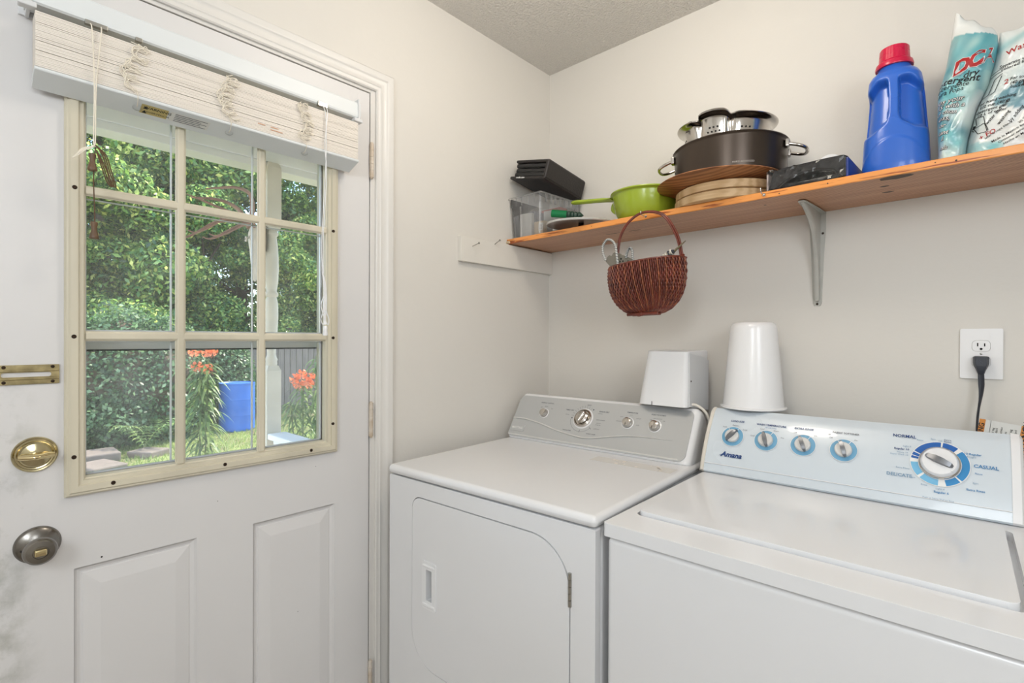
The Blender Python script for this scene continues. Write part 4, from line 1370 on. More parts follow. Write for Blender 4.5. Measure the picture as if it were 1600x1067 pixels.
# lime green straining bowl with a handle
gb = thing('green_colander', 'lime green plastic straining bowl with a long flat handle', 'colander', (0.533, -0.142, ztop(.53)), math.radians(0))
bm = NB()
lathe(bm, [(0, .004), (.070, .004), (.074, 0.0), (.082, 0.0), (.084, .004), (.086, .010), (.088, .013), (.0925, .017), (.102, .040), (.108, .066), (.1105, .090), (.112, .094), (.1185, .0965), (.1195, .0985),
           (.1185, .1015), (.114, .102), (.109, .099), (.107, .09), (.100, .045), (.088, .02), (.06, .012), (0, .011)], 80)
obj('bowl', bm, M['green'], gb, smooth=50)
bm = NB()
L = []
for t_, wd, th, z in ((0, .036, .006, .0965), (.1, .026, .0065, .098), (.22, .019, .0075, .1), (.5, .0165, .0075, .1015), (.85, .0165, .008, .1025), (.96, .012, .007, .1025), (1.0, .005, .004, .1025)):
    x = -.108 - .150 * t_
    y = -.052 * t_ - .02
    L.append([Vector((x, y + wd * math.cos(q), z + th * math.sin(q))) for q in [2 * PI * i / 20 for i in range(20)]])
loft(bm, L)
tube(bm, smooth_pts([(-.104, -.022, .086), (-.112, -.024, .074), (-.112, -.024, .060), (-.100, -.022, .050)]), .008, 10)
bmesh.ops.recalc_face_normals(bm, faces=bm.faces)
obj('handle', bm, M['green'], gb, smooth=60)

# round boards and brown plate
zb = ztop(.8)
def round_board(z, th, r, m, label, nm='round_board', c=(.800, -.150)):
    o = thing(nm, label, 'board', (c[0], c[1], z))
    bm = NB(); lathe(bm, [(0, 0), (r - .004, 0), (r, .003), (r, th - .003), (r - .004, th), (0, th)], 96)
    obj('disc', bm, m, o, smooth=40)
    return o
round_board(zb, .0265, .145, M['board'], 'thick pale round wooden board resting directly on the shelf', c=(.800, -.1495))
round_board(zb + .0267, .0265, .1440, M['board'], 'pale round wooden board lying on another board under the brown plate', c=(.802, -.1485))
bp_ = thing('wooden_plate', 'shallow brown wooden plate between the pale boards and the black pot', 'plate', (.792, -.183, zb + .0534))
bm = NB()
lathe(bm, [(0, 0), (.105, 0), (.112, .002), (.160, .0105), (.1745, .014), (.176, .0155), (.1745, .0175), (.169, .0175), (.155, .0145), (.12, .008), (0, .006)], 96, squash=(1, 1))
obj('dish', bm, M['board_brown'], bp_, smooth=40)

# black pot
pt = thing('cooking_pot', 'wide dark anodised cooking pot with two silver loop handles', 'pot', (.819, -.168, zb + .0655))
bm = NB()
lathe(bm, [(0, 0), (.142, 0), (.150, .004), (.1535, .012), (.1565, .094), (.160, .0985), (.1615, .101), (.160, .1035), (.156, .103), (.153, .094), (.150, .014), (.14, .006), (0, .005)], 96)
obj('body', bm, M['pot'], pt, smooth=50)
for a0 in (196, 12):
    a = math.radians(a0)
    R_ = Matrix.Rotation(a, 4, 'Z')
    bm = NB()
    P = [R_ @ Vector(p) for p in ((.150, -.043, .082), (.163, -.043, .080), (.185, -.040, .073), (.199, -.026, .069), (.203, 0, .068), (.199, .026, .069), (.185, .040, .073), (.163, .043, .080), (.150, .043, .082))]
    tube(bm, smooth_pts(P, 5), .0048, 12)
    for s in (-1, 1):
        t = NB(); box(t, (.150, s * .043 - .011, .072), (.1605, s * .043 + .011, .093), .002, 2)
        merge(bm, t, 0, R_)
        for dz in (.077, .088):
            t = NB(); lathe(t, [(0, .0015), (.0025, .0012), (.0035, 0)], 12, M4=Matrix.Translation((.1605, s * .043, dz)) @ Euler((0, PI / 2, 0)).to_matrix().to_4x4()); merge(bm, t, 0, R_)
    obj('handle', bm, M['steel'], pt, smooth=50)
bm = NB()
def CYL(a0, r, z0):
    return lambda u, v: Vector((r * math.cos(a0 + u / r), r * math.sin(a0 + u / r), z0 + v))
put_text(bm, 'HARD ANODIZED', CYL(math.radians(-57), .1548, .020), 0, 0, .0068, 0, spacing=1.05)
obj('lettering', bm, mat('faded_print', rgb(196, 188, 180), .5), pt)

# perforated steel colander inside the pot
sn = thing('steel_colander', 'shiny perforated steel colander with a lobed rim sitting inside the black pot', 'colander', (.803, -.158, zb + .0725), rot=(math.radians(2.0), math.radians(2.0), 0))
def lobe(a, z):
    k = max(0.0, min(1.0, (z - .03) / .12))
    d = (math.degrees(a) + 360) % 360
    out = 1.0
    for c0, hw, dep in ((252, 4.5, .12), (296, 4.5, .12)):
        x = (d - c0) / hw
        out -= dep * k * math.exp(-x * x)
    if 254 < d < 294:
        out += .03 * k * math.sin((d - 254) / 40 * PI) ** .5
    return out
bm = NB()
pr = [(0, 0.0), (.060, 0.0), (.074, .006), (.090, .03), (.103, .065), (.112, .10), (.117, .135), (.120, .152), (.124, .158), (.133, .162), (.139, .164), (.1405, .167), (.138, .169), (.130, .167), (.121, .163), (.117, .155), (.113, .135), (.108, .10), (.099, .065), (.086, .032), (.07, .011), (0, .004)]
lathe(bm, pr, 200, rfun=lobe)
for v in bm.verts:
    d = (math.degrees(math.atan2(v.co.y, v.co.x)) + 360) % 360
    if 254 < d < 294:
        v.co.z += .012 * max(0, (v.co.z - .10) / .065) * math.sin((d - 254) / 40 * PI) ** .4
obj('bowl', bm, M['steel'], sn, smooth=50)
def holes_grid(c0, n, rows, z0, dz, da):
    bm = NB()
    for r_ in range(rows):
        m_ = n - abs(r_ - rows // 2)
        for k in range(m_):
            a = math.radians(c0 + (k - (m_ - 1) / 2) * da)
            z = z0 + r_ * dz
            R0 = np.interp(z, [.03, .065, .10, .135, .152], [.090, .103, .112, .117, .120]) * lobe(a, z) + .0006
            n_ = Vector((math.cos(a), math.sin(a), -.12)).normalized()
            t1 = Vector((-math.sin(a), math.cos(a), 0)); t2 = n_.cross(t1)
            c = Vector((R0 * math.cos(a), R0 * math.sin(a), z))
            bm.faces.new([bm.verts.new(c + t1 * .0027 * math.cos(q) + t2 * .0027 * math.sin(q)) for q in [2 * PI * i / 12 for i in range(12)]])
    obj('perforation', bm, M['dark'], sn)
holes_grid(274, 5, 5, .092, .0115, 5.2)
holes_grid(213, 4, 4, .098, .0115, 5.5)
holes_grid(316, 4, 4, .098, .0115, 5.5)
holes_grid(160, 4, 4, .098, .0115, 5.5)
holes_grid(10, 4, 4, .098, .0115, 5.5)

# black wrapped tray with a tape roll on it
tr = thing('wrapped_tray', 'shallow black plastic tray in crinkled clear film with a blue end', 'tray', (1.048, -.155, ztop(1.05)), math.radians(-2))
bm = NB()
ft = [(-.090, 0.0), (-.072, 0.0), (-.045, .018), (-.01, .030), (.030, .031), (.062, .022), (.078, 0.0), (.088, 0.0), (.086, .056), (.05, .057), (-.05, .055), (-.078, .050)]
L = []
for y in (-.108, .105):
    L.append([Vector((x, y, z + .0006)) for x, z in ft])
loft(bm, L)
bmesh.ops.recalc_face_normals(bm, faces=bm.faces)
bmesh.ops.bevel(bm, geom=list(bm.edges), offset=.0035, segments=3, affect='EDGES', clamp_overlap=True)
box(bm, (-.07, -.09, .001), (.072, .10, .016), .002)
obj('tray', bm, M['tray'], tr, smooth=40)
bm = NB(); box(bm, (.0865, -.104, .002), (.0925, .103, .050), .002, 2); obj('end_panel', bm, M['blue_dark'], tr)['label'] = 'deep blue end panel'
bm = NB(); box(bm, (-.0935, -.110, .001), (-.0885, .10, .046), .002, 2); obj('edge_strip', bm, mat('pinkish_plastic', rgb(190, 176, 172), .3), tr)
bm = NB()
r2 = random.Random(4)
nn = 22
G_ = [[bm.verts.new(Vector((-.0935 + .186 * i / nn, -.1105 - r2.uniform(0, .006), .003 + (.052 * (0.9 + .1 * math.sin(i))) * j / 6 + r2.uniform(-.001, .001)))) for j in range(7)] for i in range(nn + 1)]
for i in range(nn):
    for j in range(6):
        bm.faces.new((G_[i][j], G_[i + 1][j], G_[i + 1][j + 1], G_[i][j + 1]))
for i in range(nn):
    a, b = G_[i][6], G_[i + 1][6]
    c, d = bm.verts.new(b.co + Vector((0, .2, .001))), bm.verts.new(a.co + Vector((0, .2, .001)))
    bm.faces.new((a, b, c, d))
obj('film', bm, M['film'], tr)
tape = thing('tape_roll', 'translucent white tape roll standing on edge behind the black tray', 'tape', (1.058, -.050, ztop(1.05) + .0960), math.radians(8))
bm = NB()
lathe(bm, [(.018, -.010), (.032, -.010), (.033, -.008), (.033, .008), (.032, .010), (.018, .010), (.0165, .008), (.0165, -.008), (.018, -.010)], 48, M4=Euler((PI / 2, 0, 0)).to_matrix().to_4x4())
obj('roll', bm, mat('frosted_tape', rgb(244, 243, 240), .3), tape, smooth=40)

# detergent bottle
bo = thing('detergent_bottle', 'blue plastic detergent bottle with a crimson cap', 'bottle', (1.217, -.142, ztop(1.21)))
bm = NB()
nth, nz = 144, 110
H = .285
def bw(z):   # half width, half depth, centre x
    return (np.interp(z, [0, .004, .03, .10, .16, .21, .235, .252, .264, .272, .278, .285], [.062, .067, .0685, .0655, .0605, .0570, .0555, .0530, .0470, .0385, .0335, .0325]),
            np.interp(z, [0, .004, .03, .10, .16, .21, .235, .252, .264, .272, .278, .285], [.052, .057, .0585, .0565, .0530, .0500, .0480, .0450, .0410, .0360, .0330, .0325]),
            np.interp(z, [0, .2, .285], [0, 0, -.004]))
def sstep(a, b, x):
    t = max(0, min(1, (x - a) / (b - a)))
    return t * t * (3 - 2 * t)
rings = []
for j in range(nz + 1):
    z = H * j / nz
    w_, d_, cx = bw(z)
    ring_ = []
    for i in range(nth):
        a = 2 * PI * i / nth
        e = 2.6 if z < .25 else 2.6 - .6 * sstep(.25, .275, z)
        c, s = math.cos(a), math.sin(a)
        k = (abs(c) ** e + abs(s) ** e) ** (-1 / e)
        x, y = w_ * k * c, d_ * k * s
        if s < 0.35:
            # recesses either side of the handle bar
            for sx in (-1, 1):
                xx = sx * x
                inner, outer = .0085 + .006 * sstep(.16, .11, z), w_ * .93 + .01
                lowb = .112 + .022 * (1 - min(1, abs(xx - .034) / .03)) * 0
                zl = .128 - .022 * sstep(.012, .05, xx)
                zh = .247 - .020 * sstep(.03, .055, xx)
                m_ = sstep(inner, inner + .010, xx) * sstep(zl, zl + .020, z) * sstep(zh, zh - .018, z) * sstep(.35, -.25, s)
                y += .024 * m_
                x -= sx * .0055 * m_
            # label arch
            arch = .098 - 12.0 * x * x
            if z < arch:
                y -= .0018 * sstep(arch, arch - .0035, z) * sstep(.2, -.2, s)
        ring_.append(bm.verts.new((x + cx, y, z)))
    rings.append(ring_)
for A, B_ in zip(rings[:-1], rings[1:]):
    for i in range(nth):
        bm.faces.new((A[i], A[(i + 1) % nth], B_[(i + 1) % nth], B_[i]))
bm.faces.new(rings[0][::-1]); bm.faces.new(rings[-1])
obj('body', bm, M['blue_plastic'], bo, smooth=60)
bm = NB()
lathe(bm, [(0, H - .004), (.0385, H - .004), (.0395, H), (.0375, H + .008), (.0345, H + .011), (.0318, H + .013), (.0300, H + .043), (.0285, H + .0455), (0, H + .046)], 96, c=(-.004, 0, 0),
      rfun=lambda a, z: 1 + (.012 if (z > H + .012 and z < H + .044 and int(a / (2 * PI) * 96) % 4 < 2) else 0))
obj('cap', bm, M['red_plastic'], bo, smooth=30)['label'] = 'crimson screw cap'

# detergent bags
def attr_mat(name, rough=.3):
    m = mat(name, (1, 1, 1, 1), rough, bump=.35, bscale=22, coat=.25)
    N = m.node_tree
    a = N.nodes.new('ShaderNodeAttribute'); a.attribute_name = 'print'
    N.links.new(a.outputs['Color'], N.nodes['Principled BSDF'].inputs['Base Color'])
    return m
M['bag'] = attr_mat('printed_bag')
def vnoise(x, z, s=0):
    return .5 * math.sin(x * 1.0 + 2.1 * math.sin(z * .7 + s) + s) + .3 * math.sin(z * 1.9 + 1.3 * math.sin(x * 1.3)) + .2 * math.sin(x * 3.1 - z * 2.3 + s)
def bag(name, label, left, right, nu, nv, yb, depth, colour, seed):
    """left/right: [(x, z)] from bottom to top, front surface is a height field over (x, z)"""
    t = thing(name, label, 'bag', (left[0][0], yb, left[0][1]))
    o_ = Vector(t.location)
    lx = [p[0] for p in left]; lz = [p[1] for p in left]; rx = [p[0] for p in right]; rz_ = [p[1] for p in right]
    tl = np.linspace(0, 1, len(left)); tr_ = np.linspace(0, 1, len(right))
    V = []; C_ = []
    def P(u, v, side):
        a = (np.interp(v, tl, lx), np.interp(v, tl, lz)); b = (np.interp(v, tr_, rx), np.interp(v, tr_, rz_))
        x = a[0] + (b[0] - a[0]) * u; z = a[1] + (b[1] - a[1]) * u
        if v > .96:
            z += .006 * math.sin(u * 15 + seed) * (v - .96) / .04 * .6
        e = (1 - (2 * u - 1) ** 4) ** .6
        top = min(1, (1 - v) / .35) ** .8
        b_ = depth * e * (0.12 + .88 * top)
        wr = .0030 * math.sin(60 * x + 35 * z + seed + 2 * math.sin(30 * z)) + .0024 * math.sin(95 * z - 70 * x + 2 * seed + 2 * math.sin(50 * x)) + .0012 * math.sin(170 * x + 90 * z + 3 * math.sin(40 * z))
        y = yb - side * b_ - wr * e
        return x, y, z
    bm = NB()
    cl_ = bm.verts.layers.float_color.new('print')
    G_ = {}
    for side in (1, -1):
        for j in range(nv + 1):
            for i in range(nu + 1):
                u, v = i / nu, j / nv
                if side == -1 and (i in (0, nu)):
                    G_[(side, i, j)] = G_[(1, i, j)]
                    continue
                x, y, z = P(u, v, side)
                if side == -1:
                    y = max(y * 0 + (yb + depth * .8 * (1 - (2 * u - 1) ** 4) ** .6 * (0.12 + .88 * min(1, (1 - v) / .35))), yb)
                vv = bm.verts.new(Vector((x, y, z)) - o_)
                vv[cl_] = colour(x, z, u, v)
                G_[(side, i, j)] = vv
    for side in (1, -1):
        for j in range(nv):
            for i in range(nu):
                q = [G_[(side, i, j)], G_[(side, i + 1, j)], G_[(side, i + 1, j + 1)], G_[(side, i, j + 1)]]
                try:
                    bm.faces.new(q if side == 1 else q[::-1])
                except ValueError:
                    pass
    # close bottom and top
    for j in (0, nv):
        for i in range(nu):
            q = []
            for g in (G_[(1, i, j)], G_[(1, i + 1, j)], G_[(-1, i + 1, j)], G_[(-1, i, j)]):
                if g not in q:
                    q.append(g)
            if len(q) > 2:
                try:
                    bm.faces.new(q)
                except ValueError:
                    pass
    bmesh.ops.recalc_face_normals(bm, faces=bm.faces)
    obj('bag_body', bm, M['bag'], t, smooth=70)
    def F(x, z, h=.0012):
        # find u, v for (x, z)
        v = min(1, max(0, (z - lz[0]) / (lz[-1] - lz[0])))
        for _ in range(3):
            a = np.interp(v, tl, lx), np.interp(v, tl, lz); b = np.interp(v, tr_, rx), np.interp(v, tr_, rz_)
            u = min(.985, max(.015, (x - a[0]) / (b[0] - a[0])))
            zz = a[1] + (b[1] - a[1]) * u
            v = min(1, max(0, v + (z - zz) / (lz[-1] - lz[0])))
        xx, y, _z = P(u, v, 1)
        return Vector((xx, y - h, z)) - o_
    return t, F
def mixc(a, b, t):
    t = max(0, min(1, t)); return tuple(a[i] + (b[i] - a[i]) * t for i in range(3)) + (1.0,)
WH, TE, TD, PA = rgb(232, 235, 233), rgb(118, 190, 196), rgb(40, 128, 148), rgb(200, 226, 218)
def col1(x, z, u, v):
    if z > 2.006 - .02 * u:
        return WH
    n = vnoise(x * 40, z * 30, 1)
    c = mixc(TE, PA, .5 + n)
    if z > 1.90:
        c = mixc(c, rgb(70, 158, 172), .55 + .4 * vnoise(x * 60, z * 50, 3))
    band = math.exp(-((z - 1.79 + (x - 1.33) * .9) / .016) ** 2) + .8 * math.exp(-((x - 1.372) / .008) ** 2) * (1.78 < z < 1.92)
    c = mixc(c, TD, .75 * band)
    if z < 1.86:
        c = mixc(c, WH, .25 + .5 * vnoise(x * 50 + 2, z * 42, 5))
    return c
def col2(x, z, u, v):
    c = WH
    b = math.exp(-((z - 1.955 - (x - 1.42) * .3) / .012) ** 2) * (x > 1.40)
    c = mixc(c, TE, .6 * b + .25 * max(0, vnoise(x * 22, z * 20, 2)))
    if x > 1.395 and z < 1.842 + (x - 1.395) * .4 and z > 1.822 - (x - 1.395) * .55:
        c = mixc(c, TD, .8)
    if z < 1.752 - (x - 1.355) * .25 and x < 1.41:
        c = mixc(c, TE, .45 + .5 * vnoise(x * 60, z * 50, 4))
    return c
t1, F1b = bag('detergent_bag', 'teal and white laundry detergent bag with red lettering beside the blue bottle',
              [(1.300, 1.703), (1.299, 1.760), (1.297, 1.820), (1.298, 1.881), (1.311, 1.935), (1.320, 1.995), (1.328, 2.064)],
              [(1.345, 1.703), (1.352, 1.765), (1.366, 1.830), (1.386, 1.878), (1.397, 1.925), (1.402, 1.965), (1.400, 1.992)], 44, 80, -.150, .050, col1, 1.0)
t2, F2b = bag('detergent_bag', 'mostly white laundry detergent bag printed with washing instructions at the right frame edge',
              [(1.343, 1.7045), (1.350, 1.760), (1.364, 1.825), (1.384, 1.880), (1.395, 1.93), (1.401, 1.965), (1.404, 1.990)],
              [(1.640, 1.7055), (1.645, 1.760), (1.640, 1.82), (1.63, 1.88), (1.62, 1.94), (1.60, 1.985), (1.57, 2.005)], 80, 70, -.142, .050, col2, 2.0)
bm = NB()
put_text(bm, 'DCA', lambda x, z: F1b(x, z, .0016), 1.358, 1.923, .039, 3, shear=.5, bold=.075, rot=.30, spacing=.82)
put_text(bm, 'DCA', lambda x, z: F1b(x, z, .0022), 1.358, 1.923, .039, 2, shear=.5, bold=.045, rot=.30, spacing=.82)
for t_, x, z, s, mi, rt, kw in (('dry', 1.356, 1.8985, .020, 0, -.05, dict(shear=.2, bold=.01)), ('etergent', 1.3345, 1.890, .0215, 0, -.12, dict(shear=.2, bold=.015)), ('etergente', 1.3255, 1.8785, .0145, 0, -.1, dict(shear=.2)),
                               ('ara ropa', 1.3215, 1.869, .0135, 0, -.05, dict(shear=.2))):
    put_text(bm, t_, F1b, x, z, s, mi, rot=rt, **kw)
for t_, x, z, s in (('ves your', 1.319, 1.850, .0150), ('US with a', 1.3195, 1.837, .0140), ('d clean', 1.3155, 1.824, .0125), ('ess,', 1.311, 1.811, .0145), ('or', 1.3075, 1.796, .0125), ('unt', 1.3095, 1.780, .0135), ('l.', 1.3085, 1.766, .0125), ('als', 1.311, 1.744, .012)):
    put_text(bm, t_, lambda a, b: F1b(a, b, .0014), x, z, s, 0, rot=-.12, shear=.25, bold=.055)
    put_text(bm, t_, lambda a, b: F1b(a, b, .0020), x, z, s, 1, rot=-.12, shear=.25, bold=.0)
obj('lettering', bm, [M['print_black'], M['print_white'], M['print_red'], M['print_white']], t1)
bm = NB()
for t_, x, z, s, mi, rt in (('Washing', 1.442, 1.934, .017, 2, .16), ('Separate whites and', 1.440, 1.9065, .0092, 0, .06), ('colored fabrics.', 1.434, 1.8985, .0092, 0, .05), ('2', 1.4135, 1.865, .015, 2, .0),
                           ('For soaking:', 1.4395, 1.8655, .0082, 0, -.1), ('(40 g) in a', 1.4365, 1.8575, .0082, 0, -.1), ('bucket of', 1.436, 1.850, .0082, 0, -.1), ('For hand washing', 1.3985, 1.8345, .0088, 0, -.03),
                           ('1/2 cup (40 g)', 1.396, 1.8255, .0088, 0, -.03), ('detergent per', 1.391, 1.8165, .0088, 0, -.03), ('in 10 L of water', 1.387, 1.8080, .0088, 0, -.03),
                           ('+ FO', 1.384, 1.7600, .0135, 2, .35), ('Made in Mexico by', 1.416, 1.7520, .0072, 0, .42), ('Customer service', 1.424, 1.7460, .0068, 0, .42), ('Hecho en Mexico', 1.432, 1.7400, .0068, 0, .42), ('lavar la ropa blanca', 1.402, 1.7640, .0064, 0, .5),
                           ('by adding', 1.430, 1.7900, .0095, 0, .95), ('washing', 1.4100, 1.7880, .0095, 0, .95), ('water and suds', 1.4005, 1.8050, .0095, 0, .9), ('c', 1.448, 1.8820, .022, 0, 0), ('1/2', 1.4470, 1.8530, .018, 0, .2), ('in warm', 1.444, 1.780, .009, 0, .8)):
    put_text(bm, t_, F2b, x, z, s, mi, rot=rt, shear=.15, bold=.01)
def poly2(F, pts, w_=.0012, mi=0, n=6):
    for a, b in zip(pts[:-1], pts[1:]):
        for k in range(n):
            p = (a[0] + (b[0] - a[0]) * k / n, a[1] + (b[1] - a[1]) * k / n); q = (a[0] + (b[0] - a[0]) * (k + 1) / n, a[1] + (b[1] - a[1]) * (k + 1) / n)
            line2d(bm, F, p[0], p[1], q[0], q[1], w_, mi)
poly2(F2b, [(1.372, 1.846), (1.386, 1.851), (1.396, 1.882), (1.408, 1.888)]); poly2(F2b, [(1.388, 1.849), (1.396, 1.853), (1.407, 1.884)]); poly2(F2b, [(1.386, 1.895), (1.400, 1.898), (1.410, 1.9015)])
poly2(F2b, [(1.386, 1.888), (1.398, 1.892), (1.408, 1.893)])
poly2(F2b, [(1.366, 1.807), (1.379, 1.803), (1.381, 1.786), (1.386, 1.770), (1.382, 1.767), (1.369, 1.768), (1.363, 1.782), (1.367, 1.790), (1.366, 1.807)]); poly2(F2b, [(1.366, 1.783), (1.380, 1.787), (1.384, 1.769)]); poly2(F2b, [(1.363, 1.784), (1.358, 1.782), (1.363, 1.776)])
disc2d(bm, F2b, 1.3615, 1.7860, .0044, 12)
obj('lettering', bm, [M['print_black'], M['print_white'], M['print_red']], t2)

# ================================================================== HANGING BASKET
bx, by_, bz = 0.622, -0.318, 1.378
ba = thing('wicker_basket', 'reddish brown half-round wicker basket hanging from the shelf hook', 'basket', (bx, by_, bz), math.radians(-1))
BHt = 0.150
def bprof(t):       # half width at height t (0 bottom .. 1 rim)
    return 0.1225 * (1 - (1 - t) ** 2.6) ** 0.62 * (1.0 if t < .8 else 1.0 - .02 * (t - .8) / .2) + .030 * (1 - t) ** 2
def bpoint(s, t, off=0.0):
    """s -1..1 across the front, t bottom..rim"""
    w_ = bprof(t)
    dpt = 0.078 * (1 - (1 - t) ** 2.4) ** .7 + .018
    a = s * PI / 2
    x = (w_ + off) * math.sin(a)
    y = .028 - (dpt + off) * math.cos(a) ** .75
    z = BHt * t + (.010 * t * max(0, s) ** 1.5) + .004 * math.sin(3 * s)
    return Vector((x, y, z))
bm = NB()
NS = 58
for i in range(NS):
    s0 = -1 + 2 * (i + .5) / NS
    P = []
    m_ = 30
    for k in range(m_ + 1):
        t = 1 - k / m_
        s = s0 + .10 * (1 - t) * (1 - abs(s0))
        off = .0016 + .0021 * math.sin(k * PI / 2.0 + (i % 2) * PI)
        P.append(bpoint(s, t, off))
    tube(bm, P, .0023 + .0004 * ((i * 7) % 3) / 2, 6, mi=(0 if (i * 5) % 4 else 1))
for i in range(NS):       # flat back weave
    s0 = -1 + 2 * (i + .5) / NS
    P = []
    for k in range(9):
        t = 1 - k / 8
        P.append(Vector((s0 * bprof(t), .030 + .001 * ((i + k) % 2), BHt * (1.06 if k == 0 else 1) * t)))
    tube(bm, P, .0018, 5)
obj('weave', bm, [M['wicker'], M['wicker_l']], ba, smooth=70)
bm = NB()
R_ = [[bm.verts.new(bpoint(-1 + 2 * i / 40, t, -.0035)) for i in range(41)] for t in [k / 14 for k in range(15)]]
for j in range(14):
    for i in range(40):
        bm.faces.new((R_[j][i], R_[j][i + 1], R_[j + 1][i + 1], R_[j + 1][i]))
for k in range(8):     # horizontal ribs showing between strands
    t = .12 + .84 * k / 7
    tube(bm, [bpoint(-1 + 2 * i / 36, t, -.001) for i in range(37)], .0020, 6)
obj('ribs', bm, mat('dark_wicker', rgb(84, 38, 28), .5), ba, smooth=60)
bm = NB()
tube(bm, [bpoint(-1 + 2 * i / 40, 1.0, 0) + Vector((0, 0, .002)) for i in range(41)], .0036, 8)
tube(bm, smooth_pts([bpoint(1, 1.0) + Vector((0, 0, .002)), (.06, .030, BHt + .014), (0, .031, BHt + .012), (-.06, .030, BHt + .008), bpoint(-1, 1.0) + Vector((0, 0, .002))]), .0034, 8)
obj('rim', bm, M['wicker'], ba, smooth=60)
HP = [(-.1125, .018, .150), (-.1035, .018, .215), (-.094, .017, .255), (-.066, .016, .292), (-.025, .016, .3135), (.018, .016, .3125), (.055, .016, .296), (.082, .017, .262), (.104, .018, .214), (.1155, .018, .155)]
bm = NB()
tube(bm, smooth_pts(HP, 8), .0034, 8)
tube(bm, smooth_pts([(x * .955 + .001, y - .004, z - .0035 if z > .2 else z) for x, y, z in HP], 8), .0028, 8)
for i in (0, 9):
    x, y, z = HP[i]
    for k in range(7):
        lathe(bm, [(.0055, 0), (.0068, .0018), (.0055, .0036)], 12, c=(x * .985, y - .001, z - .008 + k * .0036))
obj('handle', bm, M['wicker'], ba, smooth=60)
bm = NB()
cyl(bm, (-.050, -.012, -.001), (.052, -.012, .002), .0046, 12); cyl(bm, (-.045, .012, -.001), (.048, .012, .001), .0042, 12)
box(bm, (-.004, -.017, -.006), (.002, -.008, .006), .001)
obj('foot', bm, M['wicker'], ba, smooth=60)

# rope handled steel tool standing in the basket
to = thing('rope_handled_tool', 'dark steel tool with two rope wrapped loop handles in the left of the basket', 'tool', (.545, -.318, 1.50))
def TW(x, z, y=-.318):
    return Vector((x - .545, y + .318, z - 1.50))
bm = NB()
poly = [(.4845, 1.552), (.490, 1.566), (.497, 1.571), (.506, 1.568), (.512, 1.577), (.522, 1.579), (.574, 1.5535), (.590, 1.540), (.632, 1.515), (.600, 1.49), (.535, 1.49), (.520, 1.515)][::-1]
plate(bm, poly, [], lambda u, v: TW(u, v, -.314), lambda u, v: TW(u, v, -.3165), bevel=.0006)
for x, z, r in ((.541, 1.555, .0030), (.548, 1.547, .0028), (.556, 1.540, .0022), (.538, 1.547, .002), (.566, 1.545, .0028), (.571, 1.537, .0026)):
    disc2d(bm, lambda u, v: TW(u, v, -.3172), x, z, r, 12, 1)
obj('blade', bm, [M['tool'], M['dark']], to)
def rope(pts, nm):
    bm = NB()
    P = smooth_pts(pts, 9)
    tube(bm, P, .0037, 10, mi=0)
    # dark spiral strand
    S = []
    n = len(P)
    up = Vector((0, 1, 0))
    for i in range(n * 3):
        f_ = i / 3
        a, b = P[int(f_)], P[min(n - 1, int(f_) + 1)]
        p = a.lerp(b, f_ - int(f_))
        d = (b - a) if (b - a).length > 1e-6 else Vector((0, 0, 1))
        sd_ = d.normalized().cross(up)
        S.append(p + (sd_ * math.cos(i * .95) + up * math.sin(i * .95)) * .0036)
    tube(bm, S, .0010, 5, mi=1)
    obj(nm, bm, [M['rope'], M['rope_d']], to, smooth=60)
rope([TW(.486, 1.556, -.320), TW(.478, 1.580, -.322), TW(.479, 1.604, -.323), TW(.493, 1.619, -.324), TW(.511, 1.616, -.325), TW(.525, 1.598, -.325), TW(.530, 1.565, -.324), TW(.533, 1.53, -.322), TW(.534, 1.505, -.32)], 'loop_handle')
rope([TW(.561, 1.556, -.320), TW(.566, 1.573, -.322), TW(.574, 1.584, -.323), TW(.583, 1.578, -.324), TW(.586, 1.555, -.323), TW(.587, 1.53, -.321), TW(.588, 1.505, -.32)], 'loop_handle')
# brush
pb = thing('paint_brush', 'thin tapered wooden paint brush leaning out of the right of the basket', 'brush', (.70, -.318, 1.50))
bm = NB()
def PB(x, z, y=-.318):
    return Vector((x - .70, y + .318, z - 1.50))
P = [PB(.654, 1.505), PB(.690, 1.535), PB(.705, 1.547), PB(.722, 1.562), PB(.752, 1.585)]
tube(bm, P, [.0040, .0046, .0046, .0034, .0014], 10)
obj('handle', bm, mat('green_brown_wood', rgb(120, 110, 84), .5, var=.2, vscale=60), pb, smooth=60)
bd = thing('twine_bundle', 'grey and white wrapped twine bundle lying at the right rim of the basket', 'twine', (.688, -.332, 1.545))
bm = NB()
A_, B_ = Vector((-.034, .012, -.020)), Vector((.026, .006, .010))
for k in range(9):
    p = A_.lerp(B_, k / 8)
    d = (B_ - A_).normalized(); u_ = d.cross(Vector((0, 1, 0))).normalized(); v_ = Vector((0, 1, 0))
    r = .0066 + .0022 * k / 8
    tube(bm, [p + (u_ * math.cos(q) + v_ * math.sin(q)) * r for q in [2 * PI * i / 14 for i in range(14)]], .0024, 6, closed=True, mi=k % 3 == 1)
tube(bm, [A_, B_], .006, 10)
tube(bm, [B_, B_ + Vector((.006, 0, .002))], .0062, 12, mi=1)
obj('coil', bm, [M['bristle'], M['rope_d']], bd, smooth=60)

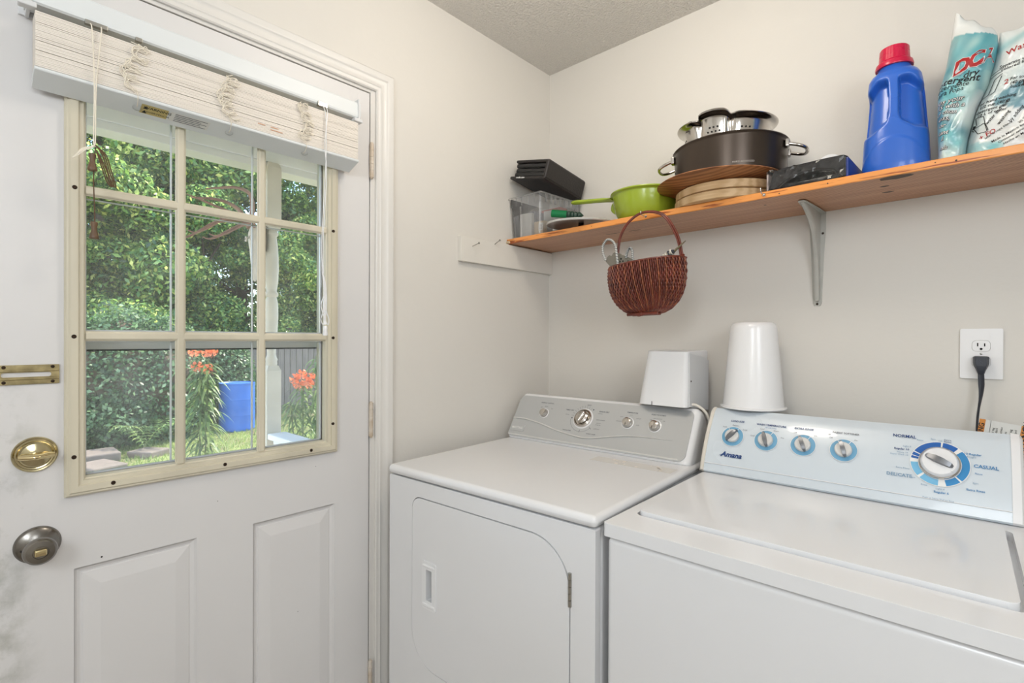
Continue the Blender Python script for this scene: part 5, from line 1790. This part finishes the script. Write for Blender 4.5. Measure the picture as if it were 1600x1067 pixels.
# ================================================================== WHITE THINGS ON THE CONSOLES
wb = thing('white_housing', 'white plastic appliance housing standing open side down on the dryer console', 'housing', (.633, -.135, 1.0865))
bm = NB()
def hloop(z, fx0, fx1, yf, yb_, r):
    return [Vector((x, y, z)) for x, y in rrect(fx0, yf, fx1, yb_, (r, r * .45, .004, .004), 8)]
kk = []
for i in range(13):
    t = i / 12
    z = .004 + .172 * t
    kk.append(hloop(z, -.092 + .026 * t, .079, -.082 + .008 * t, .085, .032))
kk.append(hloop(.1785, -.063, .077, -.071, .083, .032)); kk.append(hloop(.180, -.058, .073, -.066, .080, .03))
loft(bm, kk, cap0=False)
# inner skin
kk2 = [hloop(.004, -.0885, .0765, -.0785, .082, .029), hloop(.170, -.064, .0765, -.0695, .081, .029)]
loft(bm, kk2, cap0=False)
# rim between skins
bmesh.ops.recalc_face_normals(bm, faces=bm.faces)
hb = obj('shell', bm, M['plastic_white'], wb, smooth=40)
bm = NB()
t = NB()
plate(t, [(-.066, .006), (.085, -.018), (.085, .146), (.058, .156), (-.066, .173)], [], YZ(.0795), YZ(.0825), bevel=.0008)
merge(bm, t)
obj('side_panel', bm, M['plastic_grey'], wb)['label'] = 'matte light grey side panel'
bm = NB()
box(bm, (-.036, -.0835, .004), (-.0345, -.0815, .016))
obj('slit', bm, M['dark'], wb)
bm = NB(); lathe(bm, [(0, .002), (.0025, .001), (.003, 0)], 10, M4=AX(.0825, -.055, .085))
obj('screw', bm, M['screw'], wb)
bm = NB()
box(bm, (.030, -.02, -.003 + .006), (.078, .06, .010), .002)
obj('inner_bracket', bm, M['bracket'], wb)

cu = thing('white_cup', 'tall tapered white plastic tumbler standing upside down on the washer console', 'cup', (.8685, -.0965, 1.0955))
bm = NB()
lathe(bm, [(.0845, .001), (.0905, 0.0), (.0920, .0015), (.0920, .0050), (.0900, .0062), (.0868, .0065), (.0850, .0085), (.0655, .236), (.0640, .246), (.0600, .2535), (.054, .2575), (.045, .2590), (0, .2590)], 96)
lathe(bm, [(.0845, .001), (.0635, .240), (.058, .250), (0, .252)], 96)
obj('shell', bm, M['plastic_white'], cu, smooth=40)

# ================================================================== OUTDOORS
GZ_ = -0.42
def terrain(name, x0, x1, y0, y1, z, m):
    bm = NB(); box(bm, (x0, y0, z - .2), (x1, y1, z)); return structure(obj(name, bm, m))
terrain('ground', -45, -2.05, -25, 30, GZ_, M['ground'])
bm = NB(); box(bm, (-2.05, -3.6, -.30), (-.121, 1.4, -.06)); structure(obj('porch_floor', bm, mat('porch_concrete', rgb(206, 202, 194), .8, var=.1, vscale=6)))
# porch roof: beam, planked ceiling
pr_ = bpy.data.objects.new('porch_roof', None); COL.objects.link(pr_); structure(pr_, 'white porch ceiling and beam outside the door')
bm = NB()
box(bm, (-1.93, -3.6, 2.325), (-1.80, 1.4, 2.46), .004)
box(bm, (-1.80, -3.6, 2.365), (-1.785, 1.4, 2.46), .004)
obj('beam', bm, M['ext_white'], pr_)
bm = NB()
for k in range(16):
    x = -.125 - .1095 * k
    box(bm, (x - .104, -3.6, 2.46), (x, 1.4, 2.475), .004)
box(bm, (-2.25, -3.6, 2.50), (-.12, 1.4, 2.56))
obj('ceiling_planks', bm, M['ext_white'], pr_)

# turned post
po = thing('porch_post', 'white turned wooden porch post seen through the right window panes', 'post', (-1.80, -.4425, -.06))
bm = NB()
o_ = .06
def sq(z0, z1, h):
    L = [[Vector((x, y, z)) for x, y in ((-h_, -h_), (h_, -h_), (h_, h_), (-h_, h_))] for z, h_ in ((z0, h * .8), (z0 + .02, h), (z1 - .03, h), (z1, h * .72))]
    loft(bm, L)
sq(0, 1.135 + o_, .0415)
obj('square_block', bm, M['ext_post'], po)
bm = NB(); sq(1.955 + o_, 2.362 + o_, .0415)
obj('square_block', bm, M['ext_post'], po)
bm = NB()
tp2 = [(.030, 1.130), (.034, 1.148), (.030, 1.158), (.036, 1.170), (.030, 1.182), (.024, 1.20), (.027, 1.26), (.034, 1.35), (.0385, 1.44), (.037, 1.51), (.031, 1.540), (.028, 1.55), (.037, 1.558), (.0395, 1.567), (.037, 1.577), (.029, 1.586),
       (.031, 1.60), (.038, 1.65), (.0405, 1.72), (.0395, 1.79), (.035, 1.86), (.030, 1.90), (.028, 1.918), (.037, 1.928), (.039, 1.938), (.033, 1.95), (.030, 1.965)]
lathe(bm, [(r, z + o_) for r, z in tp2], 36)
obj('turned_shaft', bm, M['ext_post'], po, smooth=60)
rl = thing('porch_railing', 'white porch railing running from the turned post towards the house', 'railing', (-1.75, -.43, -.06))
bm = NB(); box(bm, (-.003, -.055, .755), (1.62, .055, .79), .006); box(bm, (-.003, -.02, .72), (1.62, .02, .755), .003); obj('handrail', bm, M['ext_white'], rl)
bm = NB(); box(bm, (-.003, -.02, .08), (1.62, .02, .12), .003); obj('bottom_rail', bm, M['ext_white'], rl)
for k in range(13):
    bm = NB(); box(bm, (.06 + k * .12, -.014, .118), (.088 + k * .12, .014, .722), .002); obj('baluster', bm, M['ext_white'], rl)

# deer skull with antlers on the post
ds = thing('deer_skull', 'mounted deer skull with branching antlers on the porch post', 'antlers', (-1.80, -.560, 1.80))
bm = NB()
L = []
for z, w_, d_, cy in ((.165, .012, .012, .018), (.158, .036, .034, .016), (.125, .043, .040, .012), (.095, .046, .038, .008), (.07, .034, .032, .004), (.02, .024, .024, .002), (-.05, .019, .018, .002), (-.11, .016, .014, .004), (-.15, .013, .010, .006), (-.162, .005, .004, .008)):
    L.append([Vector((w_ * math.cos(q), cy + .014 + d_ * math.sin(q), z)) for q in [2 * PI * i / 24 for i in range(24)]])
loft(bm, L); bmesh.ops.recalc_face_normals(bm, faces=bm.faces)
for sx in (-1, 1):
    t = NB(); lathe(t, [(.010, 0), (.0155, .004), (.0155, .010), (.010, .012)], 16, M4=Matrix.Translation((sx * .030, -.012, .088)) @ Euler((PI / 2, 0, 0)).to_matrix().to_4x4()); merge(bm, t)
obj('skull', bm, M['bone'], ds, smooth=60)
def AT(x, y, z): return Vector((x + 1.80, y + .545, z - 1.80))
bm = NB(); box(bm, (-.035, .045, .02), (.035, .0765, .17), .004); obj('plaque', bm, M['bark'], ds)
for sx in (1, -1):
    bm = NB()
    X_ = lambda d: -1.80 + sx * d
    main = smooth_pts([AT(X_(.025), -.545, 1.955), AT(X_(.06), -.563, 2.02), AT(X_(.11), -.58, 2.075), AT(X_(.16), -.62, 2.115), AT(X_(.17), -.69, 2.125), AT(X_(.15), -.76, 2.112), AT(X_(.12), -.82, 2.098)], 6)
    tube(bm, main, [.0155 - .011 * i / (len(main) - 1) for i in range(len(main))], 10)
    b1 = smooth_pts([AT(X_(.05), -.56, 2.0), AT(X_(.07), -.64, 2.0), AT(X_(.09), -.75, 2.02), AT(X_(.09), -.84, 2.045), AT(X_(.08), -.90, 2.062)], 6)
    tube(bm, b1, [.012 - .009 * i / (len(b1) - 1) for i in range(len(b1))], 8)
    b2 = smooth_pts([AT(X_(.04), -.56, 1.985), AT(X_(.05), -.63, 1.94), AT(X_(.06), -.70, 1.89), AT(X_(.06), -.75, 1.866), AT(X_(.06), -.785, 1.872)], 6)
    tube(bm, b2, [.012 - .009 * i / (len(b2) - 1) for i in range(len(b2))], 8)
    b3 = smooth_pts([AT(X_(.08), -.62, 2.0), AT(X_(.09), -.71, 1.97), AT(X_(.10), -.80, 1.90), AT(X_(.10), -.86, 1.862), AT(X_(.10), -.90, 1.868)], 6)
    tube(bm, b3, [.011 - .008 * i / (len(b3) - 1) for i in range(len(b3))], 8)
    obj('antler', bm, M['antler'], ds, smooth=60)

# rain barrel
rb = thing('plastic_barrel', 'blue plastic barrel standing on the lawn in front of the fence', 'barrel', (-8.88, 1.80, GZ_))
bm = NB()
lathe(bm, [(0, .0), (.285, 0), (.298, .015), (.300, .05), (.300, .285), (.304, .292), (.304, .300), (.300, .307), (.300, .575), (.304, .582), (.304, .590), (.300, .597), (.300, .835), (.297, .85), (.302, .86), (.302, .885), (.288, .89), (.275, .875), (0, .87)], 56)
obj('drum', bm, M['barrel'], rb, smooth=40)

# picket fence beyond
fn = thing('board_fence', 'weathered grey board fence behind the barrel', 'fence', (-10.75, 2.1, GZ_))
r2 = random.Random(8)
bm = NB()
nb = 64
for k in range(nb):
    y = -.5 + k * .145
    dz = r2.uniform(-.02, .02)
    box(bm, (-.012 + r2.uniform(-.004, .004), y + .004, .03), (.010, y + .138, 1.78 + dz), .003, 1)
obj('boards', bm, M['fence'], fn)
bm = NB()
for z in (.4, 1.4):
    box(bm, (-.06, -.5, z), (-.012, -.5 + nb * .145, z + .09))
obj('rails', bm, M['fence'], fn)

# paver blocks
for k, (x, y, sx, sy, sz, lab) in enumerate(((-7.62, -.42, .50, .42, .14, 'pale square stone paver at the lower left of the window view'), (-7.05, -.50, .55, .40, .08, 'low reddish grey stone paver nearest the house in the window view'), (-7.55, .14, .40, .34, .09, 'grey stone paver beside the pale square one on the lawn'))):
    o = thing('stone_paver', lab, 'paver', (x, y, GZ_), .3 * k)
    bm = NB(); box(bm, (-sx / 2, -sy / 2, -.02), (sx / 2, sy / 2, sz), .02, 2)
    obj('slab', bm, M['stone'], o)

# ---------------------------------------------------------------- foliage
def leaves(name, mats, parent, centres, n, size, rng, squash=(1, 1, 1), fill=0.55, up=0.3, aspect=.5):
    """n leaf blades scattered through ellipsoid clumps (cx, cy, cz, rx, ry, rz)"""
    C_ = np.array(centres, float)
    vol = (C_[:, 3] * C_[:, 4] * C_[:, 5]) ** .67
    idx = rng.choice(len(C_), n, p=vol / vol.sum())
    d = rng.normal(size=(n, 3)); d /= np.linalg.norm(d, axis=1)[:, None]
    r = fill + (1 - fill) * rng.random(n) ** .6
    r *= rng.uniform(.86, 1.1, n)
    pos = C_[idx, :3] + d * r[:, None] * C_[idx, 3:6]
    nrm = d * .6 + rng.normal(size=(n, 3)) * .6 + np.array([0, 0, up])
    nrm /= np.linalg.norm(nrm, axis=1)[:, None]
    a = np.cross(nrm, rng.normal(size=(n, 3))); a /= np.linalg.norm(a, axis=1)[:, None]
    b = np.cross(nrm, a)
    s = size * rng.uniform(.6, 1.3, n)[:, None]
    V = np.empty((n, 4, 3))
    V[:, 0] = pos - a * s; V[:, 1] = pos + b * s * aspect + nrm * s * .12; V[:, 2] = pos + a * s; V[:, 3] = pos - b * s * aspect + nrm * s * .12
    me = bpy.data.meshes.new(name)
    me.vertices.add(n * 4); me.vertices.foreach_set('co', V.reshape(-1))
    me.loops.add(n * 4); me.loops.foreach_set('vertex_index', np.arange(n * 4, dtype=np.int32))
    me.polygons.add(n); me.polygons.foreach_set('loop_start', np.arange(0, n * 4, 4, dtype=np.int32))
    me.update(calc_edges=True)
    if not isinstance(mats, (list, tuple)):
        mats = [mats]
    for m in mats:
        me.materials.append(m)
    if len(mats) > 1:
        me.polygons.foreach_set('material_index', (rng.random(n) < .4).astype(np.int32))
    me.validate()
    return link(name, me, parent)

def tree(label, loc, h, r, n, mats, seed, leaf=.068, low=.12):
    t = thing('leafy_tree', label, 'tree', (loc[0], loc[1], GZ_), group=None)
    rng = np.random.default_rng(seed)
    rr_ = random.Random(seed)
    cl = []
    for k in range(64):
        z = h * (low + (1 - low) * rr_.random() ** .9)
        f = math.sin(min(1, (z / h) * 1.15) * PI) ** .5 if z / h < .87 else .45
        a = rr_.uniform(0, 2 * PI); q = rr_.random() ** .5
        cs_ = rr_.uniform(.17, .32) * r
        cl.append((q * r * .88 * math.cos(a), q * r * .88 * math.sin(a), z, cs_, cs_, cs_ * .75))
    leaves('foliage', mats, t, cl, n, leaf, rng)
    bm = NB()
    P = smooth_pts([(0, 0, -.1), (rr_.uniform(-.1, .1), .05, h * .3), (rr_.uniform(-.3, .3), rr_.uniform(-.2, .2), h * .6), (0, 0, h * .92)], 5)
    tube(bm, P, [h * .022 * (1 - .85 * i / (len(P) - 1)) for i in range(len(P))], 10)
    for k in range(9):
        c = cl[k]
        z0 = c[2] * .72
        tube(bm, smooth_pts([(0, 0, z0), (c[0] * .4, c[1] * .4, z0 + (c[2] - z0) * .5), (c[0], c[1], c[2])], 4), [h * .007] * 9 if False else h * .005, 6)
    obj('trunk', bm, M['bark'], t, smooth=60)
    return t
A2, B2m = [M['leaf_a'], M['leaf_b']], [M['leaf_b'], M['leaf_a']]
tree('tall sunlit tree rising beyond the hedge at the left of the window', (-14.0, .6), 9.2, 2.9, 80000, A2, 21)
tree('deep green tree filling the middle panes of the door window', (-14.6, 3.8), 9.6, 3.0, 80000, B2m, 22)
tree('yellowish green tree behind the fence at the right panes', (-14.2, 7.6), 9.6, 3.0, 80000, A2, 23)
tree('shaded tree at the far left beyond the garden', (-14.6, -3.2), 10.0, 3.2, 50000, B2m, 24)
tree('tall background tree standing behind the sunlit tree', (-21.5, 3.2), 14.5, 4.4, 60000, B2m, 25, .085)
tree('tall background tree standing behind the yellowish green tree', (-21.0, 11.5), 14.5, 4.6, 60000, A2, 26, .085)
tree('distant tree beyond the far right of the garden', (-15.0, 13.0), 12.0, 4.0, 50000, B2m, 27, .085)
tree('low spreading young tree just behind the hedge', (-13.1, 2.4), 4.8, 2.1, 50000, B2m, 28, .05, .08)
tree('leafy young tree behind the left end of the hedge', (-12.0, -.6), 5.0, 2.2, 50000, A2, 29, .05, .08)

tree('young bushy tree just behind the board fence at the right panes', (-13.0, 5.6), 5.2, 2.0, 50000, A2, 30, .05, .06)

def hedge(label, loc, cl, n, seed, leaf=.038):
    t = thing('garden_hedge', label, 'hedge', (loc[0], loc[1], GZ_))
    rng = np.random.default_rng(seed)
    leaves('foliage', M['leaf_h'], t, cl, n, leaf, rng, fill=.80, aspect=.6)
    bm = NB()
    for c in cl[:6]:
        tube(bm, smooth_pts([(c[0] * .8, c[1], -.05), (c[0], c[1] + .05, c[2] * .6), (c[0], c[1], c[2])], 4), .03, 6)
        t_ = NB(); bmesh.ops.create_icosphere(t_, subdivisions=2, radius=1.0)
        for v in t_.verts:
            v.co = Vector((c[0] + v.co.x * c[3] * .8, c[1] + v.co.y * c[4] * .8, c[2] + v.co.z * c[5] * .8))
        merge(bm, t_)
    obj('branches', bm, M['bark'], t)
    return t
hedge('large dense clipped hedge below the trees at the left of the window', (-8.9, -.7),
      [(0, -1.2 + .49 * k, 1.0 + .05 * math.sin(k * 2), .75, .75, 1.16 + .05 * math.cos(k * 3)) for k in range(6)] + [(.15, -.9 + .5 * k, .45, .75, .6, .5) for k in range(4)], 46000, 41)
hedge('rounded green shrub between the hedge and the blue barrel', (-10.0, 1.86), [(0, 0, .82, .62, .66, 1.0), (.05, -.25, .6, .6, .5, .7), (0, .2, .5, .5, .5, .55)], 24000, 42)

# fern
fr = thing('garden_fern', 'pale green fern at the foot of the hedge', 'fern', (-7.9, .18, GZ_))
V = []; Fc = []
r2 = random.Random(5)
for k in range(13):
    a = 2 * PI * k / 13 + r2.uniform(-.2, .2); ln = r2.uniform(.42, .62)
    for j in range(16):
        t = j / 15
        p = Vector((math.cos(a) * ln * t, math.sin(a) * ln * t, .06 + .42 * math.sin(t * 2.1) * .9))
        s_ = Vector((-math.sin(a), math.cos(a), 0)); d = Vector((math.cos(a), math.sin(a), -.2))
        w_ = .13 * math.sin(PI * min(1, t * .92 + .08)) + .01
        for sg in (-1, 1):
            b0 = len(V)
            V += [p, p + s_ * sg * w_ * .5 + d * .02 + Vector((0, 0, .008)), p + s_ * sg * w_ + d * .03 - Vector((0, 0, .02)), p + s_ * sg * w_ * .5 - d * .012]
            Fc.append((b0, b0 + 1, b0 + 2, b0 + 3))
raw('fronds', V, Fc, M['leaf_l'], fr)

# lilies
def lily(label, loc, h, heads, seed, nleaf=90, lean=(0, 0), low=.25):
    t = thing('orange_lily', label, 'lily', (loc[0], loc[1], GZ_))
    r2 = random.Random(seed)
    bm = NB()
    stems = []
    for k, (dx, dy, dh) in enumerate(heads):
        P = smooth_pts([(dx * .3, dy * .3, -.02), (dx * .5, dy * .5, h * .4), (dx * .85, dy * .85, h * .8), (dx, dy, h + dh)], 8)
        tube(bm, P, .0055, 6); stems.append(P)
    obj('stem', bm, mat('lily_stem%d' % seed, rgb(86, 104, 60), .6), t)
    V = []; Fc = []
    for P in stems:
        for k in range(nleaf):
            f = low + (1 - low) * (k / nleaf) ** .9 * .97
            p = P[int(f * (len(P) - 1))].lerp(P[min(len(P) - 1, int(f * (len(P) - 1)) + 1)], f * (len(P) - 1) % 1)
            a = k * 2.4 + r2.uniform(-.3, .3)
            ln = r2.uniform(.13, .21) * (1.25 - .6 * f); wd = .0085
            d = Vector((math.cos(a), math.sin(a), 0)); s_ = Vector((-math.sin(a), math.cos(a), 0))
            prev = None
            rise = r2.uniform(.2, .6)
            for j in range(6):
                q = j / 5
                c = p + d * ln * q + Vector((0, 0, ln * (rise * q - .95 * q * q)))
                w_ = wd * (math.sin(PI * (q * .85 + .12)))
                b0 = len(V)
                V += [c + s_ * w_, c - s_ * w_]
                if j:
                    Fc.append((b0 - 2, b0 - 1, b0 + 1, b0))
    raw('leaves', V, Fc, M['leaf_l'], t)
    return t, [P[-1] for P in stems]
def bloom(parent, p, face, sc, seed):
    r2 = random.Random(seed)
    V = []; Fc = []
    n_ = Vector(face).normalized(); u_ = n_.cross(Vector((0, 0, 1)))
    u_ = (u_ if u_.length > .1 else Vector((1, 0, 0))).normalized(); v_ = n_.cross(u_)
    for k in range(6):
        a = 2 * PI * k / 6 + r2.uniform(-.1, .1)
        d = u_ * math.cos(a) + v_ * math.sin(a); s_ = n_.cross(d)
        b0 = len(V)
        for j in range(8):
            q = j / 7
            c = Vector(p) + d * sc * (.15 + .85 * math.sin(q * 2.3)) * .8 + n_ * sc * (.75 * math.sin(q * 1.6) - 1.25 * q * q)
            w_ = sc * .24 * math.sin(PI * (q * .86 + .10))
            V += [c + s_ * w_, c + n_ * sc * .02, c - s_ * w_]
            if j:
                i = b0 + 3 * j
                Fc += [(i - 3, i - 2, i + 1, i), (i - 2, i - 1, i + 2, i + 1)]
    o = raw('flower', V, Fc, M['petal'], parent, smooth=True)
    bm = NB()
    for k in range(6):
        a = 2 * PI * k / 6 + .4
        d = u_ * math.cos(a) + v_ * math.sin(a)
        e = Vector(p) + n_ * sc * 1.3 + d * sc * .35
        tube(bm, [Vector(p), e], sc * .012, 5); tube(bm, [e - d * sc * .08, e + d * sc * .08], sc * .03, 5)
    obj('stamens', bm, mat('stamen%d' % seed, rgb(150, 60, 30), .6), o)
lt, tips = lily('tall orange lily in the middle panes beside the barrel', (-2.55, -.62), 1.52, [(0.02, .0, .07), (.04, .045, .06), (-.03, .02, -.05)], 61, 110)
for i, (dx, dy, z) in enumerate(((.02, -.035, 1.63), (.04, .035, 1.625), (.0, .08, 1.63), (.05, -.025, 1.53), (.06, .035, 1.51))):
    bloom(lt, (dx, dy, z), (1, r2.uniform(-.5, .5), -.5), .046, 70 + i)
lt, tips = lily('orange lily with a large flower cluster right of the porch post', (-2.42, .045), 1.36, [(0.0, .0, .05), (.05, .10, .0), (-.08, -.06, -.12)], 62, 110)
for i, (dx, dy, z) in enumerate(((.02, -.075, 1.42), (.02, -.02, 1.45), (.03, .045, 1.42), (.05, -.06, 1.38), (.04, .01, 1.40), (-.02, .055, 1.37))):
    bloom(lt, (dx, dy, z), (1, r2.uniform(-.7, .5), -.6), .050, 80 + i)
t = thing('leafy_lily_stalk', 'green leafy lily stalk without flowers at the right edge of the window', 'plant', (-2.9, .50, GZ_))
bpy.data.objects.remove(t)
lily('green flowerless lily stalks at the right edge of the window', (-2.75, .33), 1.55, [(0.0, -.02, 0.02), (.06, .09, -.05), (-.06, .18, .08)], 63, 100)[0].name = 'lily_stalks'

# grass blades on the visible lawn
rng = np.random.default_rng(9)
n = 26000
gx = rng.uniform(-9.6, -3.6, n); gy = rng.uniform(-1.6, 3.4, n)
h_ = rng.uniform(.025, .075, n); a = rng.uniform(0, 2 * PI, n); lx = rng.normal(0, .02, n); ly = rng.normal(0, .02, n)
V = np.empty((n, 3, 3)); wv = .006
V[:, 0] = np.stack([gx - wv * np.cos(a), gy - wv * np.sin(a), np.full(n, GZ_ - .002)], 1)
V[:, 1] = np.stack([gx + wv * np.cos(a), gy + wv * np.sin(a), np.full(n, GZ_ - .002)], 1)
V[:, 2] = np.stack([gx + lx, gy + ly, GZ_ + h_], 1)
me = bpy.data.meshes.new('lawn_grass')
me.vertices.add(n * 3); me.vertices.foreach_set('co', V.reshape(-1))
me.loops.add(n * 3); me.loops.foreach_set('vertex_index', np.arange(n * 3, dtype=np.int32))
me.polygons.add(n); me.polygons.foreach_set('loop_start', np.arange(0, n * 3, 3, dtype=np.int32))
me.update(calc_edges=True); me.materials.append(M['grass'])
go = link('lawn_grass', me); go['kind'] = 'stuff'; tag(go, 'short green lawn grass outside the door', 'grass')
